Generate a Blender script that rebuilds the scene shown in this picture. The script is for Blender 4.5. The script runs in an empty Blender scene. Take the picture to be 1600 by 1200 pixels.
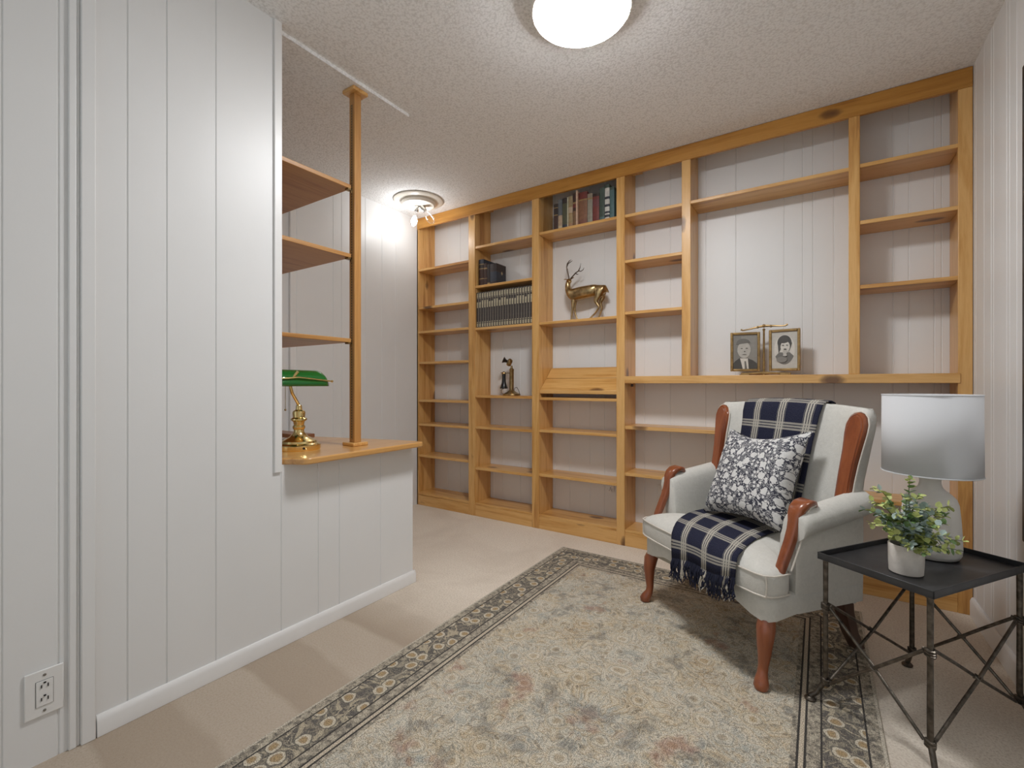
import bpy, bmesh, math, random
from mathutils import Vector, Matrix, Euler
random.seed(7)
PI = math.pi
scene = bpy.context.scene
COL = scene.collection

# ------------------------------------------------------------------ materials
def nmat(name):
    m = bpy.data.materials.new(name); m.use_nodes = True
    nt = m.node_tree
    b = next(n for n in nt.nodes if n.type == 'BSDF_PRINCIPLED')
    return m, nt, b

def N(nt, typ, **kw):
    n = nt.nodes.new(typ)
    for k, v in kw.items():
        if k == 'ins':
            for kk, vv in v.items(): n.inputs[kk].default_value = vv
        else: setattr(n, k, v)
    return n

def L(nt, a, ao, b, bi): nt.links.new(a.outputs[ao], b.inputs[bi])

def MATH(nt, op, a, b=None, c=None):
    n = nt.nodes.new('ShaderNodeMath'); n.operation = op
    for i, v in enumerate((a, b, c)):
        if v is None: continue
        if isinstance(v, (int, float)): n.inputs[i].default_value = v
        else: nt.links.new(v, n.inputs[i])
    return n.outputs[0]

def MIX(nt, fac, a, b, blend='MIX'):
    n = nt.nodes.new('ShaderNodeMix'); n.data_type = 'RGBA'; n.blend_type = blend
    for i, v in ((0, fac), (6, a), (7, b)):
        if isinstance(v, (int, float)): n.inputs[i].default_value = v
        elif isinstance(v, tuple): n.inputs[i].default_value = (*v, 1) if len(v) == 3 else v
        else: nt.links.new(v, n.inputs[i])
    return n.outputs[2]

def RAMP(nt, fac, stops, interp='LINEAR'):
    n = nt.nodes.new('ShaderNodeValToRGB'); cr = n.color_ramp; cr.interpolation = interp
    while len(cr.elements) > 1: cr.elements.remove(cr.elements[-1])
    for i, (p, c) in enumerate(stops):
        e = cr.elements[0] if i == 0 else cr.elements.new(p)
        e.position = p
        c = (c, c, c) if isinstance(c, (int, float)) else c
        e.color = (*c, 1)
    if fac is not None: nt.links.new(fac, n.inputs[0])
    return n.outputs[0]

def BUMP(nt, h, bsdf, strength=.3, dist=.002):
    n = nt.nodes.new('ShaderNodeBump'); n.inputs['Strength'].default_value = strength
    n.inputs['Distance'].default_value = dist
    nt.links.new(h, n.inputs['Height']); nt.links.new(n.outputs[0], bsdf.inputs['Normal'])
    return n

def NOISE(nt, vec, scale, detail=3, rough=.5, dist=0.):
    n = nt.nodes.new('ShaderNodeTexNoise')
    n.inputs['Scale'].default_value = scale; n.inputs['Detail'].default_value = detail
    n.inputs['Roughness'].default_value = rough; n.inputs['Distortion'].default_value = dist
    if vec is not None: nt.links.new(vec, n.inputs['Vector'])
    return n

def VOR(nt, vec, scale, feature='F1', rnd=1., dim='3D'):
    n = nt.nodes.new('ShaderNodeTexVoronoi'); n.feature = feature; n.voronoi_dimensions = dim
    n.inputs['Scale'].default_value = scale; n.inputs['Randomness'].default_value = rnd
    if vec is not None: nt.links.new(vec, n.inputs['Vector'])
    return n

def OBJ(nt): return nt.nodes.new('ShaderNodeTexCoord').outputs['Object']

def plain(name, col, rough=.5, metal=0., noise=0., nscale=40., bump=0., bscale=200., coat=0., spec=None):
    m, nt, b = nmat(name)
    b.inputs['Roughness'].default_value = rough; b.inputs['Metallic'].default_value = metal
    if coat: b.inputs['Coat Weight'].default_value = coat; b.inputs['Coat Roughness'].default_value = .08
    if spec is not None: b.inputs['Specular IOR Level'].default_value = spec
    o = OBJ(nt)
    n = NOISE(nt, o, nscale, 4)
    c = RAMP(nt, n.outputs[0], [(.25, tuple(x*(1-noise) for x in col)), (.75, tuple(min(1, x*(1+noise)) for x in col))])
    nt.links.new(c, b.inputs['Base Color'])
    if bump:
        n2 = NOISE(nt, o, bscale, 3)
        BUMP(nt, n2.outputs[0], b, bump, .002)
    return m

def wood(name, axis, light, mid, dark, rough=.38, knots=True, grain=1., coat=.0):
    m, nt, b = nmat(name)
    o = OBJ(nt)
    info = nt.nodes.new('ShaderNodeObjectInfo')
    off = nt.nodes.new('ShaderNodeVectorMath'); off.operation = 'SCALE'
    comb = nt.nodes.new('ShaderNodeCombineXYZ')
    for i, k in enumerate((7.3, 3.9, 5.1)):
        nt.links.new(MATH(nt, 'MULTIPLY', info.outputs['Random'], k), comb.inputs[i])
    add = nt.nodes.new('ShaderNodeVectorMath'); add.operation = 'ADD'
    nt.links.new(o, add.inputs[0]); nt.links.new(comb.outputs[0], add.inputs[1])
    mp = nt.nodes.new('ShaderNodeMapping')
    s = [16*grain]*3; s[axis] = 1.1*grain
    mp.inputs['Scale'].default_value = s
    nt.links.new(add.outputs[0], mp.inputs['Vector'])
    n1 = NOISE(nt, mp.outputs[0], 1.0, 5, .55, .8)
    n2 = NOISE(nt, mp.outputs[0], 7.0, 4, .6, .3)
    f = MATH(nt, 'ADD', MATH(nt, 'MULTIPLY', n1.outputs[0], .75), MATH(nt, 'MULTIPLY', n2.outputs[0], .25))
    c = RAMP(nt, f, [(.33, dark), (.44, mid), (.55, light), (.66, mid)])
    n3 = NOISE(nt, add.outputs[0], 2.5, 2)
    c = MIX(nt, MATH(nt, 'MULTIPLY', n3.outputs[0], .35), c, tuple(x*.82 for x in mid))
    if knots:
        mk = nt.nodes.new('ShaderNodeMapping'); sk = [4.6]*3; sk[axis] = 2.3
        mk.inputs['Scale'].default_value = sk
        nt.links.new(add.outputs[0], mk.inputs['Vector'])
        v = VOR(nt, mk.outputs[0], 1.0)
        wob = NOISE(nt, add.outputs[0], 30, 2)
        dd = MATH(nt, 'ADD', v.outputs['Distance'], MATH(nt, 'MULTIPLY', wob.outputs[0], .05))
        k = RAMP(nt, dd, [(.085, 1.), (.125, .75), (.17, .0)])
        c = MIX(nt, MATH(nt, 'MULTIPLY', k, .85), c, (.075, .022, .008))
    nt.links.new(c, b.inputs['Base Color'])
    b.inputs['Roughness'].default_value = rough
    b.inputs['Coat Weight'].default_value = coat; b.inputs['Coat Roughness'].default_value = .2
    BUMP(nt, f, b, .12, .001)
    return m

PL, PM, PD = (.76, .45, .165), (.63, .33, .092), (.40, .165, .036)
M = {}
for ax, nm in enumerate('xyz'):
    M['pine_'+nm] = wood('honey_pine_'+nm, ax, PL, PM, PD, coat=.35)
M['pine_header'] = wood('honey_pine_header', 0, (.56, .27, .055), (.46, .205, .034), (.32, .12, .018), coat=.05)
M['oak'] = wood('oak_counter', 1, (.66, .36, .12), (.56, .28, .08), (.43, .19, .045), rough=.28, knots=False, coat=.5)
M['oak_under'] = wood('oak_shelf', 1, (.52, .27, .085), (.43, .20, .055), (.30, .12, .028), rough=.4, knots=False, grain=1.6)
M['mahogany'] = wood('mahogany', 2, (.30, .085, .028), (.23, .058, .018), (.15, .034, .011), rough=.28, knots=False, coat=.5)
M['walnut'] = wood('dark_walnut', 2, (.060, .022, .013), (.045, .016, .010), (.028, .010, .006), rough=.35, knots=False, coat=.2)
M['oak_post'] = wood('oak_post', 2, (.56, .30, .10), (.48, .235, .07), (.36, .155, .04), rough=.35, knots=False, grain=1.4, coat=.3)
M['small_oak'] = wood('reddish_oak', 1, (.42, .2, .1), (.34, .15, .07), (.25, .1, .04), knots=False)
M['wall'] = plain('painted_panel', (.77, .77, .765), .42, noise=.012, nscale=5, bump=.04, bscale=160)
M['trim'] = plain('trim_paint', (.80, .795, .785), .35, noise=.01)
M['white_plastic'] = plain('white_plastic', (.78, .775, .76), .3, noise=.01)
M['slot'] = plain('dark_slot', (.015, .014, .013), .6)
M['screw'] = plain('screw_metal', (.35, .34, .32), .4, metal=1)
M['brass'] = plain('polished_brass', (.84, .66, .30), .17, metal=1, noise=.08, nscale=25)
M['aged_brass'] = plain('aged_brass', (.36, .25, .115), .3, metal=1, noise=.45, nscale=30)
M['bronze'] = plain('aged_bronze', (.42, .30, .15), .3, metal=1, noise=.5, nscale=40)
M['antler'] = plain('dark_antler', (.10, .07, .05), .45, metal=.6)
M['black'] = plain('black_enamel', (.012, .011, .011), .25)
M['iron'] = plain('wrought_iron', (.115, .098, .08), .36, metal=.85, noise=.6, nscale=60, bump=.25, bscale=120)
M['tray'] = plain('blackened_tray', (.045, .045, .047), .42, metal=.35, noise=.35, nscale=14, bump=.05, bscale=60)
M['ceramic'] = plain('chalky_ceramic', (.70, .665, .61), .75, noise=.07, nscale=12, bump=.25, bscale=90)
M['pot'] = plain('whitewashed_pot', (.66, .61, .55), .8, noise=.10, nscale=35, bump=.4, bscale=110)
M['soil'] = plain('dark_moss', (.03, .035, .015), .9)
M['white_metal'] = plain('white_enamel', (.78, .74, .66), .35, noise=.03)
M['chrome'] = plain('brushed_nickel', (.6, .58, .55), .25, metal=1)
M['frame_black'] = plain('black_frame', (.012, .012, .013), .35)
M['gold_frame'] = plain('antique_gold', (.34, .22, .09), .38, metal=.7, noise=.35, nscale=50)
M['mirror'] = plain('mirror_glass', (.8, .8, .8), .03, metal=1)
M['pages'] = plain('page_edges', (.66, .58, .44), .85, noise=.08, nscale=120)

# popcorn ceiling
m, nt, b = nmat('popcorn_ceiling')
o = OBJ(nt)
v = VOR(nt, o, 95); n = NOISE(nt, o, 150, 4, .6)
h = MATH(nt, 'SUBTRACT', n.outputs[0], MATH(nt, 'MULTIPLY', v.outputs['Distance'], .6))
c = RAMP(nt, h, [(.0, (.76, .76, .755)), (.26, (.92, .925, .925))])
nt.links.new(c, b.inputs['Base Color']); b.inputs['Roughness'].default_value = .95
BUMP(nt, h, b, .4, .006); M['ceiling'] = m

# carpet
m, nt, b = nmat('beige_carpet')
o = OBJ(nt)
n1 = NOISE(nt, o, 150, 4, .75); n2 = NOISE(nt, o, 2.1, 3, .55, .6); n3 = NOISE(nt, o, 42, 3, .6)
c = RAMP(nt, n1.outputs[0], [(.30, (.56, .475, .39)), (.52, (.85, .765, .655)), (.72, (.93, .87, .78))])
c = MIX(nt, MATH(nt, 'MULTIPLY', RAMP(nt, n2.outputs[0], [(.42, 0.), (.58, 1.)]), .2), c, (.47, .375, .29))
c = MIX(nt, MATH(nt, 'MULTIPLY', n3.outputs[0], .25), c, (.56, .46, .37))
# vacuum tracks, plus the weaker light towards the front darkened into the pile colour
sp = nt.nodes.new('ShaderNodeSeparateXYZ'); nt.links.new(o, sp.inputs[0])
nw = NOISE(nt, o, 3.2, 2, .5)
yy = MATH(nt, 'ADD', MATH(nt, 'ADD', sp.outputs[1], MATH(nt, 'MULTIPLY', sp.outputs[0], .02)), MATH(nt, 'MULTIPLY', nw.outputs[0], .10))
nap_dimming = RAMP(nt, MATH(nt, 'DIVIDE', yy, 3.), [(.44, 1.), (.60, .0)])
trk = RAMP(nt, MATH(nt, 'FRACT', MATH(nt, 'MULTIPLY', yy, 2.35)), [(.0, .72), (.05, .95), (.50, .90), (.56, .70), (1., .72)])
c = MIX(nt, MATH(nt, 'MULTIPLY', MATH(nt, 'MULTIPLY', nap_dimming, trk), .9), c, (.37, .29, .215))
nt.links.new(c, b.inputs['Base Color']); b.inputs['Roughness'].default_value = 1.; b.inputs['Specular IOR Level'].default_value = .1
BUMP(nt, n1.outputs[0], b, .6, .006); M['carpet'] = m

# upholstery
def fabric(name, col, var=.06, scale=240, bump=.4):
    m, nt, b = nmat(name); o = OBJ(nt)
    n = NOISE(nt, o, scale, 3, .6); n2 = NOISE(nt, o, 45, 4, .7, 1.5)
    c = RAMP(nt, n2.outputs[0], [(.3, tuple(x*(1-var) for x in col)), (.7, tuple(min(1, x*(1+var)) for x in col))])
    nt.links.new(c, b.inputs['Base Color']); b.inputs['Roughness'].default_value = .95
    b.inputs['Specular IOR Level'].default_value = .15
    hh = MATH(nt, 'ADD', n.outputs[0], MATH(nt, 'MULTIPLY', n2.outputs[0], 1.5))
    BUMP(nt, hh, b, bump, .002)
    return m
M['cream'] = fabric('cream_matelasse', (.60, .585, .54))
M['piping'] = fabric('cream_piping', (.66, .61, .54), bump=.2)
M['navy'] = fabric('navy_wool', (.022, .024, .042))
M['fringe_cream'] = fabric('cream_yarn', (.52, .48, .41))

# plaid throw (UV: x across 0..1, y along in metres)
m, nt, b = nmat('navy_plaid_wool')
uv = nt.nodes.new('ShaderNodeTexCoord').outputs['UV']
sep = nt.nodes.new('ShaderNodeSeparateXYZ'); nt.links.new(uv, sep.inputs[0])
U, V = sep.outputs[0], sep.outputs[1]
def stripes(coord, start, period, half, line):
    f = MATH(nt, 'SUBTRACT', MATH(nt, 'FRACT', MATH(nt, 'DIVIDE', MATH(nt, 'SUBTRACT', coord, start-period/2), period)), .5)
    d = MATH(nt, 'MULTIPLY', MATH(nt, 'ABSOLUTE', f), period)
    band = MATH(nt, 'LESS_THAN', d, half)
    ln = MATH(nt, 'GREATER_THAN', MATH(nt, 'COSINE', MATH(nt, 'MULTIPLY', MATH(nt, 'MULTIPLY', f, period), 2*PI/line)), -.5)
    return MATH(nt, 'MULTIPLY', band, ln)
sv = stripes(U, .215, .335, .052, .030)
sh = stripes(V, .245, .122, .019, .0125)
nz = NOISE(nt, uv, 180, 3, .6)
yarn = MATH(nt, 'ADD', MATH(nt, 'MULTIPLY', nz.outputs[0], .9), .35)
fac = MATH(nt, 'MULTIPLY', MATH(nt, 'MAXIMUM', sv, MATH(nt, 'MULTIPLY', sh, .72)), MATH(nt, 'MINIMUM', yarn, 1.))
base = RAMP(nt, nz.outputs[0], [(.3, (.012, .013, .026)), (.7, (.034, .036, .062))])
c = MIX(nt, fac, base, (.50, .47, .40))
nt.links.new(c, b.inputs['Base Color']); b.inputs['Roughness'].default_value = 1.; b.inputs['Specular IOR Level'].default_value = .1
BUMP(nt, nz.outputs[0], b, .3, .002); M['plaid'] = m

# floral block print
m, nt, b = nmat('floral_block_print')
uv = nt.nodes.new('ShaderNodeTexCoord').outputs['UV']
wob = NOISE(nt, uv, 26, 2, .5)
va = nt.nodes.new('ShaderNodeVectorMath'); va.operation = 'SCALE'; va.inputs['Scale'].default_value = .085
nt.links.new(wob.outputs['Color'], va.inputs[0])
vb = nt.nodes.new('ShaderNodeVectorMath'); vb.operation = 'ADD'
nt.links.new(uv, vb.inputs[0]); nt.links.new(va.outputs[0], vb.inputs[1])
fl = VOR(nt, vb.outputs[0], 7.2, rnd=.8, dim='2D')
flower = MATH(nt, 'LESS_THAN', fl.outputs['Distance'], .27)
halo = MATH(nt, 'LESS_THAN', fl.outputs['Distance'], .335)
vine = NOISE(nt, uv, 9.5, 1.5, .5, 1.4)
vm = RAMP(nt, vine.outputs[0], [(0, 0.), (.335, 1.), (.352, 0.), (.42, 1.), (.438, 0.), (.50, 1.), (.518, 0.), (.58, 1.), (.598, 0.), (.66, 1.), (.68, 0.)], 'CONSTANT')
vs2 = nt.nodes.new('ShaderNodeVectorMath'); vs2.operation = 'SCALE'; vs2.inputs['Scale'].default_value = .03
nt.links.new(wob.outputs['Color'], vs2.inputs[0])
vb2 = nt.nodes.new('ShaderNodeVectorMath'); vb2.operation = 'ADD'
nt.links.new(uv, vb2.inputs[0]); nt.links.new(vs2.outputs[0], vb2.inputs[1])
lf = VOR(nt, vb2.outputs[0], 19, rnd=.95, dim='2D')
leaf = MATH(nt, 'LESS_THAN', lf.outputs['Distance'], .27)
w = MATH(nt, 'MAXIMUM', MATH(nt, 'MULTIPLY', MATH(nt, 'MAXIMUM', vm, leaf), MATH(nt, 'SUBTRACT', 1., halo)), flower)
vein = VOR(nt, vb.outputs[0], 60)
wcol = MIX(nt, MATH(nt, 'MULTIPLY', vein.outputs['Distance'], .45), (.70, .69, .665), (.36, .36, .38))
c = MIX(nt, w, (.055, .056, .074), wcol)
nt.links.new(c, b.inputs['Base Color']); b.inputs['Roughness'].default_value = .95; b.inputs['Specular IOR Level'].default_value = .15
BUMP(nt, NOISE(nt, uv, 220, 2).outputs[0], b, .2, .001); M['floral'] = m

# distressed oriental rug; object origin at its middle
RW, RH = .75, 1.2
m, nt, b = nmat('distressed_oriental_weave')
o = OBJ(nt)
sp = nt.nodes.new('ShaderNodeSeparateXYZ'); nt.links.new(o, sp.inputs[0])
ax_ = MATH(nt, 'ABSOLUTE', sp.outputs[0]); ay_ = MATH(nt, 'ABSOLUTE', sp.outputs[1])
d = MATH(nt, 'MINIMUM', MATH(nt, 'SUBTRACT', RW, ax_), MATH(nt, 'SUBTRACT', RH, ay_))
# mirrored coordinates so that the ornament is symmetrical like a woven carpet
cm = nt.nodes.new('ShaderNodeCombineXYZ'); nt.links.new(ax_, cm.inputs[0]); nt.links.new(sp.outputs[1], cm.inputs[1])
wb = NOISE(nt, o, 30, 2)
ws = nt.nodes.new('ShaderNodeVectorMath'); ws.operation = 'SCALE'; ws.inputs['Scale'].default_value = .02
nt.links.new(wb.outputs['Color'], ws.inputs[0])
wa = nt.nodes.new('ShaderNodeVectorMath'); wa.operation = 'ADD'
nt.links.new(cm.outputs[0], wa.inputs[0]); nt.links.new(ws.outputs[0], wa.inputs[1])
P = wa.outputs[0]
scr = NOISE(nt, P, 10.5, 2., .6, .9)
LINE, CRM, TAN, BLU, GRY = (.07, .068, .065), (.63, .60, .53), (.38, .295, .185), (.22, .255, .275), (.33, .325, .30)
scroll = RAMP(nt, scr.outputs[0], [(.0, GRY), (.30, CRM), (.345, LINE), (.37, CRM), (.415, TAN), (.445, LINE), (.465, CRM), (.505, BLU), (.535, CRM), (.565, LINE), (.585, CRM), (.63, TAN), (.66, LINE), (.69, CRM), (.75, GRY)])
fv = VOR(nt, P, 5.6, rnd=.75, dim='2D')
fd = fv.outputs['Distance']
fcol = RAMP(nt, fd, [(.0, (.30, .20, .085)), (.07, TAN), (.085, CRM), (.125, CRM), (.14, LINE), (.155, (.5, .47, .4)), (.20, TAN), (.215, CRM)])
fmask = RAMP(nt, fd, [(.20, 1.), (.24, 0.)])
big = NOISE(nt, cm.outputs[0], 4.2, 3, .55, .4)
tint = RAMP(nt, big.outputs[0], [(.30, (.45, .36, .27)), (.42, (.60, .55, .46)), (.52, (.68, .68, .66)), (.62, (.44, .48, .50)), (.72, (.55, .49, .40))])
scr2 = NOISE(nt, P, 26, 2., .6, .6)
tiny = RAMP(nt, scr2.outputs[0], [(.0, LINE), (.38, CRM), (.44, (.28, .27, .25)), (.48, CRM), (.54, TAN), (.57, LINE), (.60, CRM), (.68, BLU)])
scroll = MIX(nt, .45, scroll, tiny)
field = MIX(nt, MATH(nt, 'MULTIPLY', fmask, .6), scroll, fcol)
field = MIX(nt, .28, field, tint)
rust = NOISE(nt, P, 5.5, 3, .6)
rm = RAMP(nt, rust.outputs[0], [(.60, 0.), (.68, 1.)])
field = MIX(nt, MATH(nt, 'MULTIPLY', rm, .45), field, (.26, .095, .07))
dkn = NOISE(nt, P, 9, 3, .65)
field = MIX(nt, MATH(nt, 'MULTIPLY', RAMP(nt, dkn.outputs[0], [(.54, 0.), (.66, 1.)]), .5), field, (.13, .14, .15))
# floral border on a dark ground
bv = VOR(nt, P, 13, rnd=.55, dim='2D')
bfl = RAMP(nt, bv.outputs['Distance'], [(.0, (.42, .30, .14)), (.16, (.36, .27, .17)), (.2, CRM), (.27, CRM), (.30, (.06, .06, .07)), (.40, (.34, .32, .28))])
bsc = RAMP(nt, scr.outputs[0], [(.0, (.055, .055, .07)), (.43, (.065, .065, .08)), (.45, (.46, .42, .34)), (.49, (.46, .42, .34)), (.51, (.055, .058, .07)), (.58, (.07, .07, .08)), (.60, (.42, .40, .34)), (.64, (.055, .055, .07))])
bsc2 = RAMP(nt, scr2.outputs[0], [(.0, (.055, .055, .065)), (.40, (.06, .06, .07)), (.43, (.45, .42, .35)), (.47, (.40, .36, .28)), (.50, (.055, .055, .065)), (.57, (.07, .07, .08)), (.60, (.40, .38, .33)), (.65, (.06, .06, .07))])
bsc = MIX(nt, .5, bsc, bsc2, 'LIGHTEN')
bord0 = MIX(nt, RAMP(nt, bv.outputs['Distance'], [(.30, 1.), (.38, 0.)]), bsc, bfl)
bord = MIX(nt, .28, bord0, (.30, .285, .255))
bandn = NOISE(nt, P, 60, 3, .6)
band = RAMP(nt, bandn.outputs[0], [(.35, (.15, .145, .14)), (.5, (.33, .31, .275)), (.62, (.46, .435, .385))])
def sel(lo): return MATH(nt, 'GREATER_THAN', d, lo)
DK = (.06, .058, .06)
c = MIX(nt, sel(.010), (.50, .48, .44), band)
c = MIX(nt, sel(.040), c, DK); c = MIX(nt, sel(.045), c, bord)
c = MIX(nt, sel(.150), c, DK); c = MIX(nt, sel(.155), c, band)
c = MIX(nt, sel(.188), c, DK); c = MIX(nt, sel(.194), c, (.50, .46, .40))
c = MIX(nt, sel(.206), c, DK); c = MIX(nt, sel(.212), c, band)
c = MIX(nt, sel(.226), c, field)
fine = NOISE(nt, o, 330, 2, .6)
c = MIX(nt, .7, c, RAMP(nt, fine.outputs[0], [(.36, .15), (.66, .95)]), 'OVERLAY')
c = MIX(nt, 1., c, (.96, .90, .80), 'MULTIPLY')
nt.links.new(c, b.inputs['Base Color']); b.inputs['Roughness'].default_value = 1.; b.inputs['Specular IOR Level'].default_value = .1
BUMP(nt, fine.outputs[0], b, .4, .003); M['rug'] = m
m, nt, b = nmat('slotted_standard')
o = OBJ(nt); sp = nt.nodes.new('ShaderNodeSeparateXYZ'); nt.links.new(o, sp.inputs[0])
fz = MATH(nt, 'LESS_THAN', MATH(nt, 'FRACT', MATH(nt, 'DIVIDE', sp.outputs[2], .0127)), .4)
fx = MATH(nt, 'LESS_THAN', MATH(nt, 'ABSOLUTE', sp.outputs[0]), .0035)
nt.links.new(MIX(nt, MATH(nt, 'MULTIPLY', fz, fx), (.30, .17, .06), (.06, .035, .02)), b.inputs['Base Color']); b.inputs['Roughness'].default_value = .45
M['standard'] = m

# emitters, glass and shades
def emit(name, col, strength):
    m, nt, b = nmat(name)
    b.inputs['Base Color'].default_value = (.8, .8, .8, 1)
    b.inputs['Emission Color'].default_value = (*col, 1); b.inputs['Emission Strength'].default_value = strength
    return m
M['dome_glow'] = emit('lit_opal_glass', (.99, 1., 1.015), 78.)
M['filament'] = emit('lit_filament', (.99, 1., 1.01), 112.)
m, nt, b = nmat('clear_bulb_glass')
tr = nt.nodes.new('ShaderNodeBsdfTransparent'); gl = nt.nodes.new('ShaderNodeBsdfGlossy'); gl.inputs['Roughness'].default_value = .03
lw = nt.nodes.new('ShaderNodeLayerWeight'); lw.inputs[0].default_value = .35
mx = nt.nodes.new('ShaderNodeMixShader'); nt.links.new(MATH(nt, 'MULTIPLY', lw.outputs['Facing'], .6), mx.inputs[0])
nt.links.new(tr.outputs[0], mx.inputs[1]); nt.links.new(gl.outputs[0], mx.inputs[2])
nt.links.new(mx.outputs[0], next(n for n in nt.nodes if n.type == 'OUTPUT_MATERIAL').inputs[0]); M['bulb_glass'] = m
m, nt, b = nmat('white_linen_shade')
b.inputs['Base Color'].default_value = (.86, .87, .89, 1); b.inputs['Roughness'].default_value = .9; b.inputs['Specular IOR Level'].default_value = .1
b.inputs['Subsurface Weight'].default_value = 0.
tl = nt.nodes.new('ShaderNodeBsdfTranslucent'); tl.inputs[0].default_value = (.8, .8, .8, 1)
mx = nt.nodes.new('ShaderNodeMixShader'); mx.inputs[0].default_value = .4
om = next(n for n in nt.nodes if n.type == 'OUTPUT_MATERIAL')
nt.links.new(b.outputs[0], mx.inputs[1]); nt.links.new(tl.outputs[0], mx.inputs[2]); nt.links.new(mx.outputs[0], om.inputs[0]); M['shade'] = m
m, nt, b = nmat('green_cased_glass')
b.inputs['Base Color'].default_value = (.012, .14, .024, 1); b.inputs['Roughness'].default_value = .07
b.inputs['Coat Weight'].default_value = .6; M['green'] = m

def leafmat(name, col): return plain(name, col, .6, noise=.25, nscale=60)
M['leaf_blue'] = leafmat('leaf_bluegreen', (.40, .50, .46)); M['leaf_green'] = leafmat('leaf_green', (.17, .28, .10))
M['leaf_lime'] = leafmat('leaf_lime', (.48, .53, .19)); M['stem'] = leafmat('stem_green', (.10, .12, .04))

# ------------------------------------------------------------------ mesh builder
class MB:
    def __init__(s): s.bm = bmesh.new(); s.mi = 0; s.uv = None
    def face(s, vs):
        try: f = s.bm.faces.new(vs)
        except ValueError: return None
        f.material_index = s.mi; f.smooth = True; return f
    def v(s, *p): return s.bm.verts.new(p if len(p) == 3 else p[0])
    def box(s, x0, x1, y0, y1, z0, z1, mat4=None):
        P = [(x, y, z) for x in (x0, x1) for y in (y0, y1) for z in (z0, z1)]
        if mat4 is not None: P = [mat4 @ Vector(p) for p in P]
        V = [s.v(*p) for p in P]
        for q in ((0, 1, 3, 2), (4, 6, 7, 5), (0, 4, 5, 1), (2, 3, 7, 6), (0, 2, 6, 4), (1, 5, 7, 3)): s.face([V[i] for i in q])
        return s
    def loft(s, rings, closed=True, cap0=True, cap1=True, mats=None):
        R = [[s.v(*p) for p in r] for r in rings]
        n = len(R[0])
        for k in range(len(R)-1):
            if mats: s.mi = mats[k]
            for i in range(n if closed else n-1):
                j = (i+1) % n
                s.face([R[k][i], R[k][j], R[k+1][j], R[k+1][i]])
        if closed and cap0: s.face(list(reversed(R[0])))
        if closed and cap1: s.face(R[-1])
        return R
    def prism(s, poly, z0, z1): s.loft([[(x, y, z0) for x, y in poly], [(x, y, z1) for x, y in poly]]); return s
    def lathe(s, prof, c=(0, 0, 0), n=32, cap=True, mat4=None):
        rings = []
        for r, z in prof:
            ring = [Vector((c[0]+r*math.cos(2*PI*i/n), c[1]+r*math.sin(2*PI*i/n), c[2]+z)) for i in range(n)]
            if mat4 is not None: ring = [mat4 @ p for p in ring]
            rings.append(ring)
        s.loft(rings, True, cap, cap); return s
    def tube(s, pts, rad, n=10, sx=1., ref=None):
        pts = [Vector(p) for p in pts]
        if isinstance(rad, (int, float)): rad = [rad]*len(pts)
        rings = []; prev = None
        for i, p in enumerate(pts):
            t = (pts[min(i+1, len(pts)-1)]-pts[max(i-1, 0)]).normalized()
            if ref is not None: a = Vector(ref)
            elif prev is not None: a = prev
            else: a = Vector((0, 0, 1)) if abs(t.z) < .9 else Vector((1, 0, 0))
            u = (a - t*a.dot(t)).normalized(); w = t.cross(u); prev = u
            rings.append([p + (u*math.cos(2*PI*k/n)*sx + w*math.sin(2*PI*k/n))*rad[i] for k in range(n)])
        s.loft(rings); return s
    def ball(s, c, r, n=12, sc=(1, 1, 1)):
        prof = [(max(1e-4, r*math.sin(PI*k/n)), -r*math.cos(PI*k/n)) for k in range(n+1)]
        rings = [[(c[0]+a*math.cos(2*PI*i/(n+4))*sc[0], c[1]+a*math.sin(2*PI*i/(n+4))*sc[1], c[2]+z*sc[2]) for i in range(n+4)] for a, z in prof]
        s.loft(rings); return s
    def build(s, name, mat, parent=None, flat=False, bevel=0., seg=2, sub=0, loc=None, rot=None, angle=35):
        bmesh.ops.recalc_face_normals(s.bm, faces=s.bm.faces)
        me = bpy.data.meshes.new(name); s.bm.to_mesh(me); s.bm.free()
        for m in (mat if isinstance(mat, (list, tuple)) else [mat]): me.materials.append(M[m] if isinstance(m, str) else m)
        o = bpy.data.objects.new(name, me); COL.objects.link(o)
        if parent: o.parent = parent
        if loc: o.location = loc
        if rot: o.rotation_euler = rot
        if flat:
            for p in me.polygons: p.use_smooth = False
        else:
            try: me.set_sharp_from_angle(angle=math.radians(angle))
            except Exception: pass
        if bevel:
            md = o.modifiers.new('bevel', 'BEVEL'); md.width = bevel; md.segments = seg; md.limit_method = 'ANGLE'; md.angle_limit = math.radians(40)
        if sub:
            md = o.modifiers.new('sub', 'SUBSURF'); md.levels = sub; md.render_levels = sub
        return o

def tag(o, label, cat, group=None):
    o['label'] = label; o['category'] = cat
    if group: o['group'] = group
    return o
def thing(name, label, cat, loc=(0, 0, 0), rz=0., group=None):
    o = bpy.data.objects.new(name, None); COL.objects.link(o)
    o.empty_display_size = .05
    o.location = loc; o.rotation_euler = (0, 0, rz)
    return tag(o, label, cat, group)
def struct(o): o['kind'] = 'structure'; return o

# ------------------------------------------------------------------ camera (eye at 1.03 m, level, wide angle)
HCAM = 1.03
cd = bpy.data.cameras.new('camera'); cam = bpy.data.objects.new('camera', cd); COL.objects.link(cam)
cd.sensor_width = 36; cd.lens = 36*721/1600; cd.clip_start = .02
cam.location = (0, 0, HCAM); cam.rotation_euler = (PI/2, 0, math.atan(480/721))
scene.camera = cam

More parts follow.
